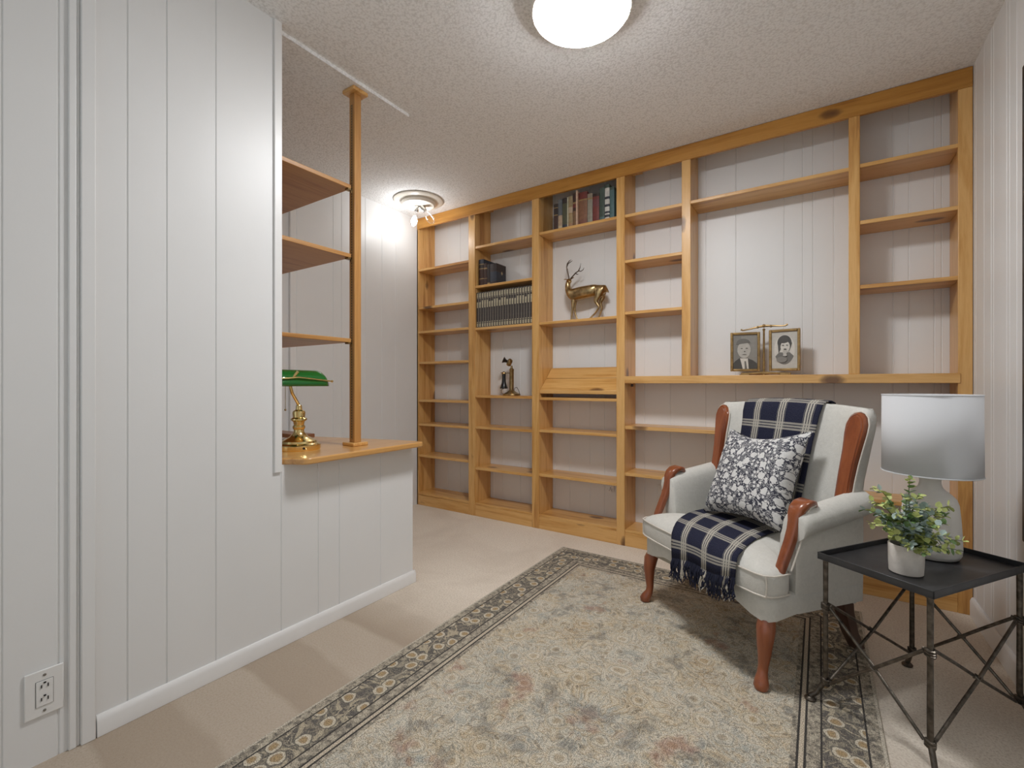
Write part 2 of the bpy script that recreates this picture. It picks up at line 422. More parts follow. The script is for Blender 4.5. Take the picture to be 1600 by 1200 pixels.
# ------------------------------------------------------------------ setting
CEIL = 2.445; XL, XR, YB = -2.87, .57, 3.05; YF = -1.5; XP = -1.76
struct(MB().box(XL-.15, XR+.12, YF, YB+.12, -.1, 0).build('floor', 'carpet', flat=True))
struct(MB().box(XL-.15, XR+.12, YF, YB+.12, CEIL, CEIL+.1).build('ceiling', 'ceiling', flat=True))
struct(MB().box(XL, -1.79, 1.0, 1.716, CEIL-.016, CEIL).build('ceiling_nook', 'ceiling', flat=True))

def panel_profile(a0, a1, grooves, w=.0032, dp=.003):
    """front line of a grooved board wall: list of (along, depth)"""
    pts = [(a0, 0)]
    for g in sorted(grooves):
        pts += [(g-w, 0), (g-w*.3, dp), (g+w*.3, dp), (g+w, 0)]
    return pts + [(a1, 0)]
def wall_x(name, X, sgn, y0, y1, z0, z1, grooves, t=.1):
    """wall whose face looks along sgn*x"""
    poly = [(X - sgn*dp, a) for a, dp in panel_profile(y0, y1, grooves)] + [(X-sgn*t, y1), (X-sgn*t, y0)]
    mb = MB(); mb.prism(poly, z0, z1); return struct(mb.build(name, 'wall', flat=True))
gl = [-1.3, -1.05, -.8, -.55, -.3, -.05, .12, .262, .369, .522, .624, .770]
wall_x('wall_left', XP, 1, YF, 1.0, 0, CEIL, gl, .15)
wall_x('wall_partition', XP, 1, 1.0, 1.712, 0, .712, [1.006, 1.167, 1.27, 1.50], .15)
wall_x('wall_nook', XL, 1, YF, YB, 0, CEIL, [-.5, 0., .5, 1.0, 1.35, 1.745, 2.02, 2.09, 2.30, 2.46, 2.60])
wall_x('wall_right', XR, -1, YF, YB, 0, CEIL, [-1.2, -.9, -.6, -.3, 0., .3, .6, .9, 1.2, 1.5, 1.8, 2.05, 2.20, 2.30, 2.372, 2.404, 2.556, 2.586, 2.680, 2.80])
poly = [(a, YB+dp) for a, dp in panel_profile(XL, XR, [-2.703, -2.56, -2.45, -2.206, -2.117, -1.95, -1.86, -1.64, -1.52, -1.36, -1.25, -.97, -.80, -.585, -.416, -.167, -.077, -.029, .066, .314, .377, .473, .50])] + [(XR, YB+.1), (XL, YB+.1)]
mb = MB(); mb.prism(poly, 0, CEIL); struct(mb.build('wall_back', 'wall', flat=True))

# baseboards and trims
def base_profile(h=.062, t=.013): return [(0, 0), (t, 0), (t, h-.018), (t*.7, h-.006), (t*.35, h), (0, h)]
mb = MB()
mb.loft([[(XP+p, y, q) for p, q in base_profile()] for y in (.448, 1.712+.012)])
mb.loft([[(x, 1.712+p, q) for p, q in base_profile()] for x in (XP-.15, XP+.012)])
struct(mb.build('baseboard_left', 'trim', bevel=.0015))
mb = MB(); mb.loft([[(XR-p, y, q) for p, q in base_profile(.085)] for y in (YF, 2.835)])
struct(mb.build('baseboard_right', 'trim', bevel=.0015))
struct(MB().box(XP, XP+.014, .413, .446, 0, CEIL).box(XP, XP+.009, .388, .405, 0, CEIL).box(XP, XP+.0055, .405, .413, 0, CEIL).build('trim_1', 'wall', bevel=.003))
struct(MB().box(XP-.002, XP+.009, .976, 1.006, .685, CEIL).build('trim_2', 'trim', bevel=.002))
struct(MB().box(XL, XL+.022, 1.690, 1.730, 0, CEIL-.016).build('trim_3', 'trim', bevel=.003))

# ------------------------------------------------------------------ built-in bookcase
YS = 2.84
bc = thing('bookcase', 'wall-wide honey pine built-in bookcase with open shelves against the white panelled wall', 'bookcase', (-1.15, 2.94, 0))
inv = Matrix.Translation((1.15, -2.94, 0))
def bcpart(name, boxes, mat, bevel=.002):
    mb = MB()
    for q in boxes: mb.box(*q, mat4=inv)
    return mb.build(name, mat, bc, bevel=bevel)
HB = 2.354
def upright(xa, xb, z0=0., panel='r', pw=.02):
    px = (xb-pw, xb) if panel == 'r' else (xa, xa+pw)
    bcpart('upright', [(xa, xb, YS, YS+.02, z0, HB), (px[0], px[1], YS+.02, YB-.002, z0, CEIL-.004)], 'pine_z')
bcpart('upright', [(-2.8698, -2.856, YS, YB-.002, 0, CEIL-.004), (-2.8698, -2.853, YS, YS+.02, 0, HB)], 'pine_z')
upright(-2.303, -2.239); upright(-1.719, -1.661); upright(-1.085, -1.030)
ZT, ZW = 1.034, 1.079
upright(-.680, -.630, ZW, pw=.04); upright(.122, .167, ZW, 'r')
bcpart('upright', [(-.255, -.200, YS, YS+.02, 0, .742), (-.22, -.200, YS+.02, YB-.002, 0, .742)], 'pine_z')
bcpart('upright', [(.520, .568, YS, YS+.02, 0, HB), (.528, .548, YS+.02, YB-.002, 0, CEIL-.004)], 'pine_z')
bcpart('header_rail', [(-2.868, .568, YS-.002, YS+.018, HB, CEIL-.002)], 'pine_header')
for x in (-2.249, -1.04): bcpart('top_cleat', [(x, x+.075, YS+.03, YB-.05, CEIL-.035, CEIL-.004)], 'pine_y')
TH = .019
def shelf(xa, xb, z, th=TH, y0=YS+.004, name='shelf'): bcpart(name, [(xa, xb, y0, YB-.002, z-th, z)], 'pine_x')
for z in (2.010, 1.686, 1.480, 1.219, .897, .694, .427, .105): shelf(-2.856, -2.259, z)
for z in (2.105, 1.797, 1.470, .942, .700, .380, .103): shelf(-2.239, -1.681, z)
for z in (2.110, 1.470, .935, .706, .392, .103): shelf(-1.661, -1.050, z)
for z in (2.108, 1.818, 1.490): shelf(-1.030, -.670, z)
shelf(-.630, .147, 2.110)
for z in (2.115, 1.835, 1.518): shelf(.167, .528, z)
bcpart('wide_shelf', [(-1.030, .528, YS-.004, YB-.002, ZT, ZW)], 'pine_x')
shelf(-1.030, -.200, .764, .022)
shelf(-1.030, -.255, .465); shelf(-.200, .528, .470)
shelf(-1.030, -.255, .103); shelf(-.200, .528, .103)
for xa, xb in ((-2.853, -2.303), (-2.239, -1.719), (-1.661, -1.085), (-1.030, -.255), (-.200, .520)):
    bcpart('plinth_board', [(xa, xb, YS+.002, YS+.02, 0, .084)], 'pine_x')
# tilted magazine ledge of two boards with a lip
mb = MB()
a0, a1 = Vector((0, YS+.025, .972)), Vector((0, YB-.012, 1.136))
t_ = (a1-a0); nrm = Vector((0, -t_.z, t_.y)).normalized()
for f0, f1, bump_ in ((0., .52, .0), (.535, 1., .0)):
    p0, p1 = a0+t_*f0, a0+t_*f1
    R_ = [[(x+1.15, q.y-2.94, q.z) for q in (p0, p1, p1+nrm*.018, p0+nrm*.018)] for x in (-1.660, -1.0855)]
    mb.loft(R_)
mb.build('magazine_ledge', 'pine_x', bc, bevel=.004)
bcpart('ledge_lip', [(-1.661, -1.0855, YS+.012, YS+.030, .962, .987)], 'pine_x')
bcpart('knob', [(-1.027, -1.015, YS+.11, YS+.125, 1.012, 1.030)], 'walnut')

# outlets on the wall inside the bookcase
def outlet(label, loc, rz, w=.07, h=.114, decora=False):
    t = thing('wall_outlet', label, 'electrical outlet', loc, rz)
    # local: plate in xz, facing -y
    MB().box(-w/2, w/2, -.006, 0, -h/2, h/2).build('cover_plate', 'white_plastic', t, bevel=.002)
    if decora:
        MB().box(-.0175, .0175, -.0068, -.004, -.0345, .0345).build('seam', 'slot', t)
        r = MB().box(-.0167, .0167, -.0085, -.004, -.0337, .0337).build('receptacle', 'white_plastic', t, bevel=.0008)
    else:
        mb = MB()
        for z in (-.021, .021):
            mb.lathe([(.016, 0), (.016, .003), (.0145, .004)], (0, 0, 0), 20, mat4=Matrix.Translation((0, -.006, z)) @ Matrix.Rotation(PI/2, 4, 'X'))
        r = mb.build('receptacle', 'white_plastic', t)
    for z in (-.0155, .0195) if decora else (-.019, .023):
        for q in ((-.0075, -.0055, z-.004, z+.004), (.0055, .0075, z-.0045, z+.0045), (-.0025, .0025, z+.007, z+.0105)):
            MB().box(q[0], q[1], -.0106, -.006, q[2], q[3]).build('slot', 'slot', r)
    for z in ((-.048, .048) if decora else (0,)):
        MB().lathe([(.0035, 0), (.0035, .0015), (.002, .002)], (0, 0, 0), 12, mat4=Matrix.Translation((0, -.006, z)) @ Matrix.Rotation(PI/2, 4, 'X')).build('screw', 'screw', t)
    return t
outlet('white duplex outlet behind the bookcase, low beside the armchair arm', (-.845, YB-.001, .315), 0)
outlet('small white outlet low on the wall in the third bookcase bay', (-1.205, YB-.001, .312), 0, w=.05, h=.06)
outlet('white wall outlet with rectangular face low on the left wall panel', (XP+.001, .340, .192), PI/2, .077, .124, True)

# ------------------------------------------------------------------ nook: counter, post with shelves, lamp, riser
ZC = .737
poly = [(-1.905, .55), (-1.905, 1.0), (-1.765, 1.0), (-1.765, 1.012)]
cx, cy, r = -1.715, 1.085, .04
poly += [(-1.74, 1.03)] + [(cx+r*math.cos(a), cy+r*math.sin(a)) for a in [-PI/2+k*PI/12 for k in range(1, 7)]]
cx, cy, r = -1.700, 1.690, .022
poly += [(-1.675, 1.15)] + [(cx+(r+.003)*math.cos(a), cy+r*math.sin(a)) for a in [k*PI/10 for k in range(0, 6)]]
poly += [(-1.80, 1.695), (-2.43, 1.515), (-2.87+.002, 1.40), (-2.87+.002, .55)]
mb = MB(); mb.prism(poly, ZC-.026, ZC)
tag(mb.build('countertop', 'oak', bevel=.006, seg=3), 'light oak countertop with rounded corner running over the half wall into the nook', 'counter')

PXc, PYc, PH = -1.85, 1.424, .019
cs = thing('post_shelf_unit', 'slim wooden post from counter to ceiling carrying three wide shelves in the nook', 'shelf unit', (PXc, PYc, ZC))
MB().box(-PH, PH, -PH, PH, .016, CEIL-.016-ZC-.018).build('post', 'oak_post', cs, bevel=.0015)
MB().box(-.042, .042, -.042, .042, 0, .016).build('base_plate', 'pine_x', cs, bevel=.003)
MB().box(-.042, .042, -.042, .042, CEIL-.016-ZC-.018, CEIL-.016-ZC-.0005).build('cap_plate', 'pine_x', cs, bevel=.003)
mb = MB(); mb.box(-.008, .008, -PH-.0015, -PH, .03, 1.62)
mb.build('shelf_standard', 'standard', cs)
for z in (1.956, 1.629, 1.227):
    s_ = MB().box(XL-PXc+.002, .0, 1.0-PYc+.003, -PH-.004, z-ZC, z-ZC+.019).build('shelf', 'oak_under', cs, bevel=.002)
    MB().box(-.02, .004, -PH-.024, -PH-.003, z-ZC-.008, z-ZC).box(-.006, .004, -PH-.008, -PH-.001, z-ZC-.02, z-ZC).build('shelf_clip', 'aged_brass', s_)

rs = thing('wooden_riser', 'low reddish wooden riser standing on the counter behind the desk lamp', 'riser', (-2.315, 1.36, ZC))
MB().box(-.17, .17, -.045, .045, .020, .040).build('board', 'small_oak', rs, bevel=.003)
for x in (-.14, .14):
    for y in (-.03, .03): MB().lathe([(.010, 0), (.012, .0205)], (x, y, 0), 12).build('foot', 'walnut', rs)

# banker's lamp
bl = thing('desk_lamp', 'brass desk lamp with green glass shade standing on the oak counter', 'lamp', (-1.945, 1.195, ZC))
MB().lathe([(.088, 0), (.090, .006), (.090, .022), (.084, .028), (.076, .031), (.072, .040), (.058, .048), (.040, .056), (.030, .068), (.022, .078), (.021, .09)], n=40).build('base', 'brass', bl)
MB().lathe([(.021, .088), (.026, .096), (.026, .104), (.021, .110), (.024, .125), (.034, .132), (.034, .138), (.025, .144), (.027, .165), (.024, .172), (.014, .178), (.012, .195), (.009, .2)], n=28).build('stem', 'brass', bl)
MB().tube([(0, 0, .195), (.006, -.012, .212), (.022, -.045, .252), (.031, -.058, .280), (.034, -.058, .305), (.043, -.042, .335), (.050, -.036, .348)], [.0065]*7, 12).build('arm', 'brass', bl)
# shade: half-barrel along y, open below
mb = MB(); rings = []
Ls = .128
for k in range(-10, 11):
    y = Ls*k/10; e = max(0., (abs(k)-7)/3.)
    sc = math.sqrt(max(.0, 1-(e*.86)**2))
    ring = []
    for j in range(17):
        a = PI*j/16
        ring.append((-.015+.066*math.cos(a)*(.55+.45*sc), y, .283+.074*math.sin(a)**.8*sc if 0 < j < 16 else .283))
    rings.append(ring)
mb.loft(rings, closed=False)
sd = mb.build('shade', 'green', bl, angle=60)
md = sd.modifiers.new('th', 'SOLIDIFY'); md.thickness = .004; md.offset = -1
mb = MB()
mb.tube([(.052, -.13, .316), (.054, -.08, .318), (.054, -.036, .322), (.054, .02, .317), (.052, .13, .306)], .0032, 8)
mb.tube([(.050, .125, .307), (.02, .137, .306), (-.02, .137, .306)], .003, 8)
mb.ball((.050, .134, .306), .006, 8)
mb.build('shade_rail', 'brass', sd)
mb = MB(); mb.tube([(.02, -.075, .29), (.02, -.075, .185)], .0012, 6); mb.ball((.02, -.075, .181), .0045, 8)
mb.build('pull_chain', 'aged_brass', bl)
MB().lathe([(.005, 0), (.005, .004)], (0, 0, 0), 10, mat4=Matrix.Translation((.085, -.03, .013)) @ Matrix.Rotation(PI/2, 4, 'Y')).build('switch', 'black', bl)

# ------------------------------------------------------------------ lights of the room
dl = thing('ceiling_dome_light', 'round white glowing dome light on the ceiling, cut by the top of the picture', 'ceiling light', (-.724, 1.544, CEIL))
MB().lathe([(.178, -.001), (.182, -.040), (.178, -.056), (.168, -.058)], n=48).build('rim', 'white_metal', dl)
MB().lathe([(.165, -.050), (.174, -.056), (.170, -.063), (.150, -.072), (.11, -.080), (.055, -.084), (.004, -.085)], n=48).build('dome', 'dome_glow', dl)

bf = thing('bulb_fixture', 'round cream ceiling fixture with bare bulbs near the bookcase corner', 'ceiling light', (-2.57, 2.56, CEIL))
MB().lathe([(.185, -.001), (.187, -.008), (.175, -.014), (.135, -.017), (.128, -.022)], n=56).build('ceiling_ring', 'white_metal', bf)
MB().lathe([(.128, -.017), (.132, -.030), (.118, -.042), (.06, -.046), (.002, -.046)], n=48).build('pan', 'white_metal', bf)
def bulb(dirv, lit):
    dv = Vector(dirv).normalized(); q = dv.to_track_quat('Z', 'Y').to_matrix().to_4x4()
    b0 = Vector((0, 0, -.046)) + Vector((dv.x*.05, dv.y*.05, 0))
    T = Matrix.Translation(b0) @ q
    k = MB().lathe([(.018, -.006), (.019, .03), (.016, .045)], n=20, mat4=T).build('socket', 'chrome', bf)
    g = MB().lathe([(.013, .040), (.015, .06), (.024, .085), (.030, .112), (.030, .132), (.022, .152), (.010, .162), (.002, .164)], n=24, mat4=T).build('bulb', 'bulb_glass', k)
    if lit: MB().lathe([(.004, .075), (.016, .092), (.022, .112), (.021, .130), (.012, .146), (.002, .150)], n=16, mat4=T).build('filament', 'filament', k)
bulb((-.16, -.12, -.97), True); bulb((.46, .22, -.78), False)

# ------------------------------------------------------------------ books
bookmats = {}
def bmat(col, key=None):
    k = key or tuple(col)
    if k not in bookmats: bookmats[k] = plain('book_cloth', col, .55, noise=.22, nscale=45)
    return bookmats[k]
def book(x0, x1, zb, h, depth, label, segs, y0=None, group=None, lean=0., back=False):
    """segs: [(fraction, colour)...] from the bottom of the spine upward"""
    y0 = y0 if y0 is not None else YS+.022
    w = x1-x0
    t = thing('book', label, 'book', ((x0+x1)/2, y0, zb), 0, group)
    cols, mats, rings, mi = [], [], [], []
    z = 0.
    def ring(z): return [(-w/2, .004, z), (-w*.28, 0, z), (w*.28, 0, z), (w/2, .004, z), (w/2, depth, z), (w/2-.0025, depth, z), (w/2-.0025, .008, z), (-w/2+.0025, .008, z), (-w/2+.0025, depth, z), (-w/2, depth, z)]
    rings.append(ring(0))
    for fr, c in segs:
        if c not in cols: cols.append(c)
        z += fr*h; rings.append(ring(z)); mi.append(cols.index(c))
    mb = MB(); mb.loft(rings, mats=mi)
    mb.build('cover', [bmat(c) for c in cols], t)
    MB().box(-w/2+.0028, w/2-.0028, .0085, depth-.004, .004, z-.004).build('page_block', 'pages', t)
    if lean: t.rotation_euler = (0, lean, 0)
    return t
G1 = 'old books on the top shelf'
BRN, DBR, GLD, RED, OLV, GRN, TEA, WHT, CRE, NAV = (.05, .022, .016), (.03, .02, .018), (.30, .20, .08), (.16, .035, .028), (.075, .075, .04), (.05, .075, .06), (.075, .14, .145), (.55, .54, .50), (.50, .40, .26), (.03, .035, .05)
zt = 2.1105
book(-1.556, -1.522, zt, .182, .13, 'leftmost dark maroon book on the top shelf, shortest of its row', [(.55, BRN), (.03, GLD), (.25, DBR), (.03, GLD), (.14, DBR)], group=G1)
book(-1.520, -1.489, zt, .205, .13, 'book with pale lower spine and blue-grey top beside the maroon book', [(.10, CRE), (.36, (.42, .30, .2)), (.54, (.11, .12, .13))], group=G1)
book(-1.487, -1.452, zt, .208, .14, 'dark olive book in the left part of the top shelf row', [(.12, NAV), (.7, OLV), (.18, DBR)], group=G1)
book(-1.450, -1.441, zt, .208, .14, 'thin cream book wedged between olive and tan books', [(1., (.56, .52, .38))], group=G1)
book(-1.439, -1.408, zt, .21, .14, 'tan book with gold bands left of the thick red book', [(.12, (.36, .2, .11)), (.3, (.34, .24, .12)), (.03, GLD), (.2, (.45, .34, .24)), (.03, GLD), (.32, (.3, .23, .13))], group=G1)
book(-1.406, -1.381, zt, .226, .14, 'brown book with red label and gold ornament, tall, mid top shelf', [(.45, (.2, .11, .055)), (.1, BRN), (.12, RED), (.05, GLD), (.28, BRN)], group=G1)
book(-1.379, -1.366, zt, .235, .14, 'thin pale pinkish book standing proud of the top shelf row', [(1., (.58, .40, .29))], y0=YS+.012, group=G1)
book(-1.364, -1.300, zt, .218, .15, 'thick faded red book in the middle of the top shelf', [(.14, (.20, .085, .06)), (.60, (.22, .105, .06)), (.04, GLD), (.22, RED)], group=G1)
book(-1.298, -1.262, zt, .196, .15, 'grey-beige book between the two red books', [(.8, (.27, .25, .2)), (.05, GLD), (.15, (.25, .2, .15))], group=G1)
book(-1.260, -1.214, zt, .186, .15, 'red book with black top right of the grey-beige book', [(.55, (.17, .04, .035)), (.25, (.15, .045, .05)), (.1, RED), (.1, DBR)], group=G1)
book(-1.212, -1.176, zt, .214, .15, 'grey-green book left of the white-lettered book', [(.1, TEA), (.9, GRN)], group=G1)
book(-1.174, -1.142, zt, .228, .15, 'dark teal book with white blocks down its spine', [(.06, WHT), (.07, NAV), (.04, WHT), (.06, NAV), (.13, WHT), (.07, NAV), (.15, WHT), (.07, NAV), (.25, WHT), (.10, GRN)], group=G1)
book(-1.140, -1.109, zt, .205, .15, 'plain teal book at the right end of the top shelf row', [(.9, TEA), (.1, GRN)], group=G1)
G2 = 'old dark books on the narrow second bay shelf'
z2 = 1.7975
book(-2.226, -2.178, z2, .207, .17, 'tallest dark leather book against the bookcase upright', [(.25, BRN), (.03, GLD), (.35, BRN), (.03, GLD), (.14, DBR), (.03, GLD), (.17, NAV)], group=G2, y0=YS+.03)
book(-2.176, -2.146, z2, .17, .17, 'brown book with gold spine label, second from the upright', [(.3, BRN), (.02, GLD), (.42, BRN), (.06, GLD), (.2, BRN)], group=G2, y0=YS+.03)
book(-2.144, -2.118, z2, .16, .17, 'nearly black slim book in the short dark row', [(.1, GLD), (.04, BRN), (.86, DBR)], group=G2, y0=YS+.03)
bk = book(-2.116, -2.055, z2, .158, .13, 'dark book with gold diamond on its side cover', [(.1, DBR), (.02, BRN), (.5, NAV), (.02, BRN), (.36, DBR)], group=G2, y0=YS+.03)
w_ = .061
mb = MB(); mb.prism([(0, 0), (.012, .016), (0, .032), (-.012, .016)], 0, .0006)
mb.build('cover_emblem', bmat((.42, .34, .2)), bk, loc=(w_/2, .075, .075), rot=(PI/2, 0, PI/2))
# uniform set
G3 = 'matching volumes of the encyclopaedia set'
ords = ['first', 'second', 'third', 'fourth', 'fifth', 'sixth', 'seventh', 'eighth', 'ninth', 'tenth', 'eleventh', 'twelfth', 'thirteenth', 'fourteenth', 'fifteenth', 'sixteenth', 'seventeenth', 'eighteenth', 'nineteenth', 'twentieth', 'twenty-first', 'twenty-second']
DK_, CR_ = (.055, .045, .042), (.46, .41, .28)
x = -2.2365; wv = (.5165-.002)/22
for i in range(22):
    j = random.uniform(-.006, .006)
    ttl = .16+random.choice((0, .03, .05))
    segs = [(.02, DK_), (.10, CR_), (.02, DK_), (.02, CR_), (.40, DK_), (ttl, CR_), (.24-ttl+.02, DK_), (.015, CR_), (.015, DK_), (.12, CR_), (.03, DK_)]
    side = 'at the left upright' if i == 0 else 'at the right end' if i == 21 else 'counted from the left'
    t = book(x, x+wv-.0006, 1.4705, .275+j*.3, .17, f'{ords[i]} dark cream-banded volume of the matching set, {side}', segs, y0=YS+.016+abs(j)*.5, group=G3)
    # thin dark joint lines flank the spine panels
    MB().box(-wv/2+.0002, -wv/2+.005, -.0006, .003, 0, .272).build('spine_edge', bmat(DK_), t)
    MB().box(wv/2-.0060, wv/2-.0008, -.0006, .003, 0, .272).build('spine_edge', bmat((.20, .175, .14)), t)
    x += wv

# ------------------------------------------------------------------ stag figurine
def skinned(name, nodes, edges, mat, parent=None, sub=2, root=0):
    me = bpy.data.meshes.new(name)
    me.from_pydata([n[0] for n in nodes], edges, [])
    me.materials.append(M[mat]); o = bpy.data.objects.new(name, me); COL.objects.link(o)
    if parent: o.parent = parent
    sk = o.modifiers.new('skin', 'SKIN'); sk.use_smooth_shade = True; sk.branch_smoothing = .3
    for i, n in enumerate(nodes):
        r = n[1] if isinstance(n[1], tuple) else (n[1], n[1])
        me.skin_vertices[0].data[i].radius = r
        me.skin_vertices[0].data[i].use_root = (i == root)
    if sub:
        md = o.modifiers.new('sub', 'SUBSURF'); md.levels = sub; md.render_levels = sub
    return o
stag = thing('stag_figurine', 'brass stag figurine with tall antlers standing on the middle bookcase shelf', 'figurine', (-1.36, 2.945, 1.4705))
# local x right, z up, y to the wall; measured along the wall plane
n_ = [((.150, 0, .200), (.040, .038)),   # 0 rump
      ((.110, 0, .203), (.052, .048)),   # 1 croup
      ((.040, 0, .194), (.056, .050)),   # 2 barrel
      ((-.040, 0, .192), (.060, .054)),  # 3 ribs
      ((-.090, 0, .196), (.056, .048)),  # 4 shoulder
      ((-.118, 0, .208), (.036, .032)),  # 5 neck base
      ((-.127, 0, .252), (.023, .022)),  # 6 neck
      ((-.118, -.003, .286), (.018, .018)),   # 7 poll
      ((-.106, -.012, .292), (.019, .019)),   # 8 head
      ((-.094, -.028, .278), (.012, .012)),   # 9 muzzle
      ((-.088, -.036, .266), (.009, .009)),   # 10 nose
      ((-.072, -.020, .150), (.020, .020)), ((-.074, -.022, .105), (.011, .011)), ((-.080, -.020, .070), (.0075, .0075)), ((-.085, -.020, .030), (.006, .006)), ((-.088, -.022, .004), (.007, .007)),   # near fore 11-15
      ((-.080, .020, .150), (.018, .018)), ((-.082, .020, .105), (.010, .010)), ((-.078, .020, .065), (.007, .007)), ((-.066, .020, .030), (.006, .006)), ((-.056, .018, .004), (.007, .007)),        # far fore 16-20
      ((.112, -.020, .155), (.024, .022)), ((.096, -.022, .120), (.015, .014)), ((.122, -.022, .080), (.008, .008)), ((.092, -.022, .040), (.006, .006)), ((.052, -.024, .004), (.007, .007)),          # near hind 21-25
      ((.135, .020, .155), (.020, .020)), ((.112, .020, .118), (.013, .013)), ((.125, .020, .075), (.008, .008)), ((.108, .020, .035), (.006, .006)), ((.098, .018, .004), (.007, .007)),             # far hind 26-30
      ((.172, 0, .188), (.010, .008)), ((.180, 0, .176), (.004, .004))]                                                           # tail 31-32
e_ = [(0, 1), (1, 2), (2, 3), (3, 4), (4, 5), (5, 6), (6, 7), (7, 8), (8, 9), (9, 10), (4, 11), (11, 12), (12, 13), (13, 14), (14, 15), (4, 16), (16, 17), (17, 18), (18, 19), (19, 20), (1, 21), (21, 22), (22, 23), (23, 24), (24, 25), (1, 26), (26, 27), (27, 28), (28, 29), (29, 30), (0, 31), (31, 32)]
skinned('body', n_, e_, 'bronze', stag, 2, 2)
for pts in ([(-.122, -.004, .298), (-.142, -.008, .303), (-.152, -.012, .301)], [(-.102, .004, .300), (-.090, .014, .312), (-.084, .02, .315)]):
    MB().tube(pts, [.004, .008, .001], 8, .5).build('ear', 'bronze', stag)
mb = MB()
mb.tube([(-.112, -.006, .302), (-.118, -.004, .330), (-.130, 0, .365), (-.134, 0, .390), (-.130, 0, .412), (-.112, 0, .432), (-.098, 0, .438)], [.005, .0045, .0042, .004, .0035, .003, .0012], 8)
mb.tube([(-.133, 0, .392), (-.118, -.006, .412), (-.095, -.008, .422), (-.084, -.008, .427)], [.0035, .003, .0025, .001], 8)
mb.tube([(-.130, 0, .365), (-.122, -.008, .376)], [.004, .001], 8)
mb.tube([(-.104, 0, .302), (-.085, 0, .320), (-.062, 0, .340), (-.042, 0, .350), (-.030, 0, .372), (-.024, 0, .402)], [.005, .0045, .0042, .004, .003, .001], 8)
mb.tube([(-.042, 0, .350), (-.020, -.006, .344), (-.004, -.006, .352), (.004, -.006, .366)], [.0035, .003, .0027, .001], 8)
mb.tube([(-.064, 0, .338), (-.050, -.008, .326), (-.036, -.010, .325)], [.0035, .003, .001], 8)
mb.build('antlers', 'antler', stag)

# ------------------------------------------------------------------ candlestick telephone
tp = thing('candlestick_telephone', 'antique brass candlestick telephone with black receiver on the narrow bay shelf', 'telephone', (-1.964, 2.945, .9425))
MB().lathe([(.068, 0), (.070, .004), (.066, .012), (.050, .020), (.036, .027), (.026, .034), (.020, .040)], n=36).build('base', 'aged_brass', tp)
MB().lathe([(.017, .036), (.017, .190), (.019, .194), (.019, .200), (.010, .208), (.007, .222), (.007, .228)], n=24).build('column', 'aged_brass', tp)
hd = MB().lathe([(.006, -.016), (.024, -.014), (.030, -.004), (.030, .010), (.024, .018), (.010, .022)], n=28, mat4=Matrix.Translation((-.012, -.008, .252)) @ Euler((math.radians(68), 0, math.radians(-48))).to_matrix().to_4x4()).build('transmitter', 'aged_brass', tp)
MB().lathe([(.010, 0), (.012, .016), (.020, .028), (.026, .036), (.024, .037), (.006, .026)], n=24, mat4=Matrix.Translation((-.012, -.008, .252)) @ Euler((math.radians(68), 0, math.radians(-48))).to_matrix().to_4x4() @ Matrix.Translation((0, 0, .018))).build('mouthpiece', 'black', hd)
MB().tube([(-.012, -.002, .170), (-.04, -.004, .172), (-.07, -.006, .170), (-.082, -.006, .176)], .003, 8).tube([(-.045, -.004, .171), (-.06, -.022, .171), (-.085, -.022, .176)], .003, 8).build('hook', 'aged_brass', tp)
rc = MB().lathe([(.030, .052), (.031, .058), (.024, .072), (.017, .10), (.014, .135), (.015, .160), (.013, .170), (.008, .18), (.003, .185)], (-.064, -.012, 0), 24).build('receiver', 'black', tp)
MB().lathe([(.016, .163), (.018, .168), (.016, .176), (.008, .182)], (-.064, -.012, 0), 20).build('receiver_cap', 'aged_brass', rc)
mb = MB()
mb.tube([(-.064, -.012, .054), (-.090, -.012, .042), (-.088, -.01, .018), (-.060, -.01, .010)], .002, 6)
mb.tube([(.018, 0, .03), (.03, 0, .058), (.048, 0, .062), (.066, 0, .035), (.073, 0, .012), (.066, 0, .004)], .0022, 6)
mb.build('cord', 'black', tp)

# ------------------------------------------------------------------ twin portrait frame
tf = thing('twin_photo_frame', 'antique double picture frame with two swinging portrait photos on the wide shelf', 'picture frame', (-.258, 2.935, ZW+.0005))
MB().lathe([(.010, 0), (.010, .006), (.006, .010), (.005, .25), (.008, .256), (.004, .262)], n=16).build('post', 'gold_frame', tf)
mb = MB(); mb.tube([(-.115, -.012, .007), (-.05, 0, .010), (0, 0, .012), (.06, -.004, .010), (.13, -.014, .006)], [.006, .007, .009, .007, .006], 10)
mb.box(-.12, -.07, -.03, .02, 0, .006); mb.box(.08, .13, -.03, .02, 0, .006); mb.build('foot', 'gold_frame', tf, bevel=.001)
mb = MB()
mb.tube([(-.115, -.01, .262), (-.105, -.01, .256), (-.07, -.005, .262), (-.03, 0, .272), (0, 0, .276), (.04, 0, .274), (.08, -.005, .270), (.105, -.01, .270), (.115, -.01, .277)], [.005, .004, .004, .0055, .007, .0055, .004, .004, .005], 8)
mb.ball((0, 0, .276), .010, 8); mb.ball((-.03, -.002, .270), .007, 8); mb.ball((.035, -.002, .272), .007, 8)
mb.build('crest', 'gold_frame', tf)
GREY = {k: plain('photo_tone', (v, v*.94, v*.84), .5, noise=.08, nscale=60) for k, v in (('paper', .50), ('face', .46), ('dark', .07), ('mid', .16), ('lite', .62), ('bgd', .22), ('brownbg', .27), ('line', .14))}
def ell(cx, cz, rx, rz, n=28, a0=0., a1=2*PI): return [(cx+rx*math.cos(a0+(a1-a0)*i/n), cz+rz*math.sin(a0+(a1-a0)*i/n)) for i in range(n if a1-a0 > 6.2 else n+1)]
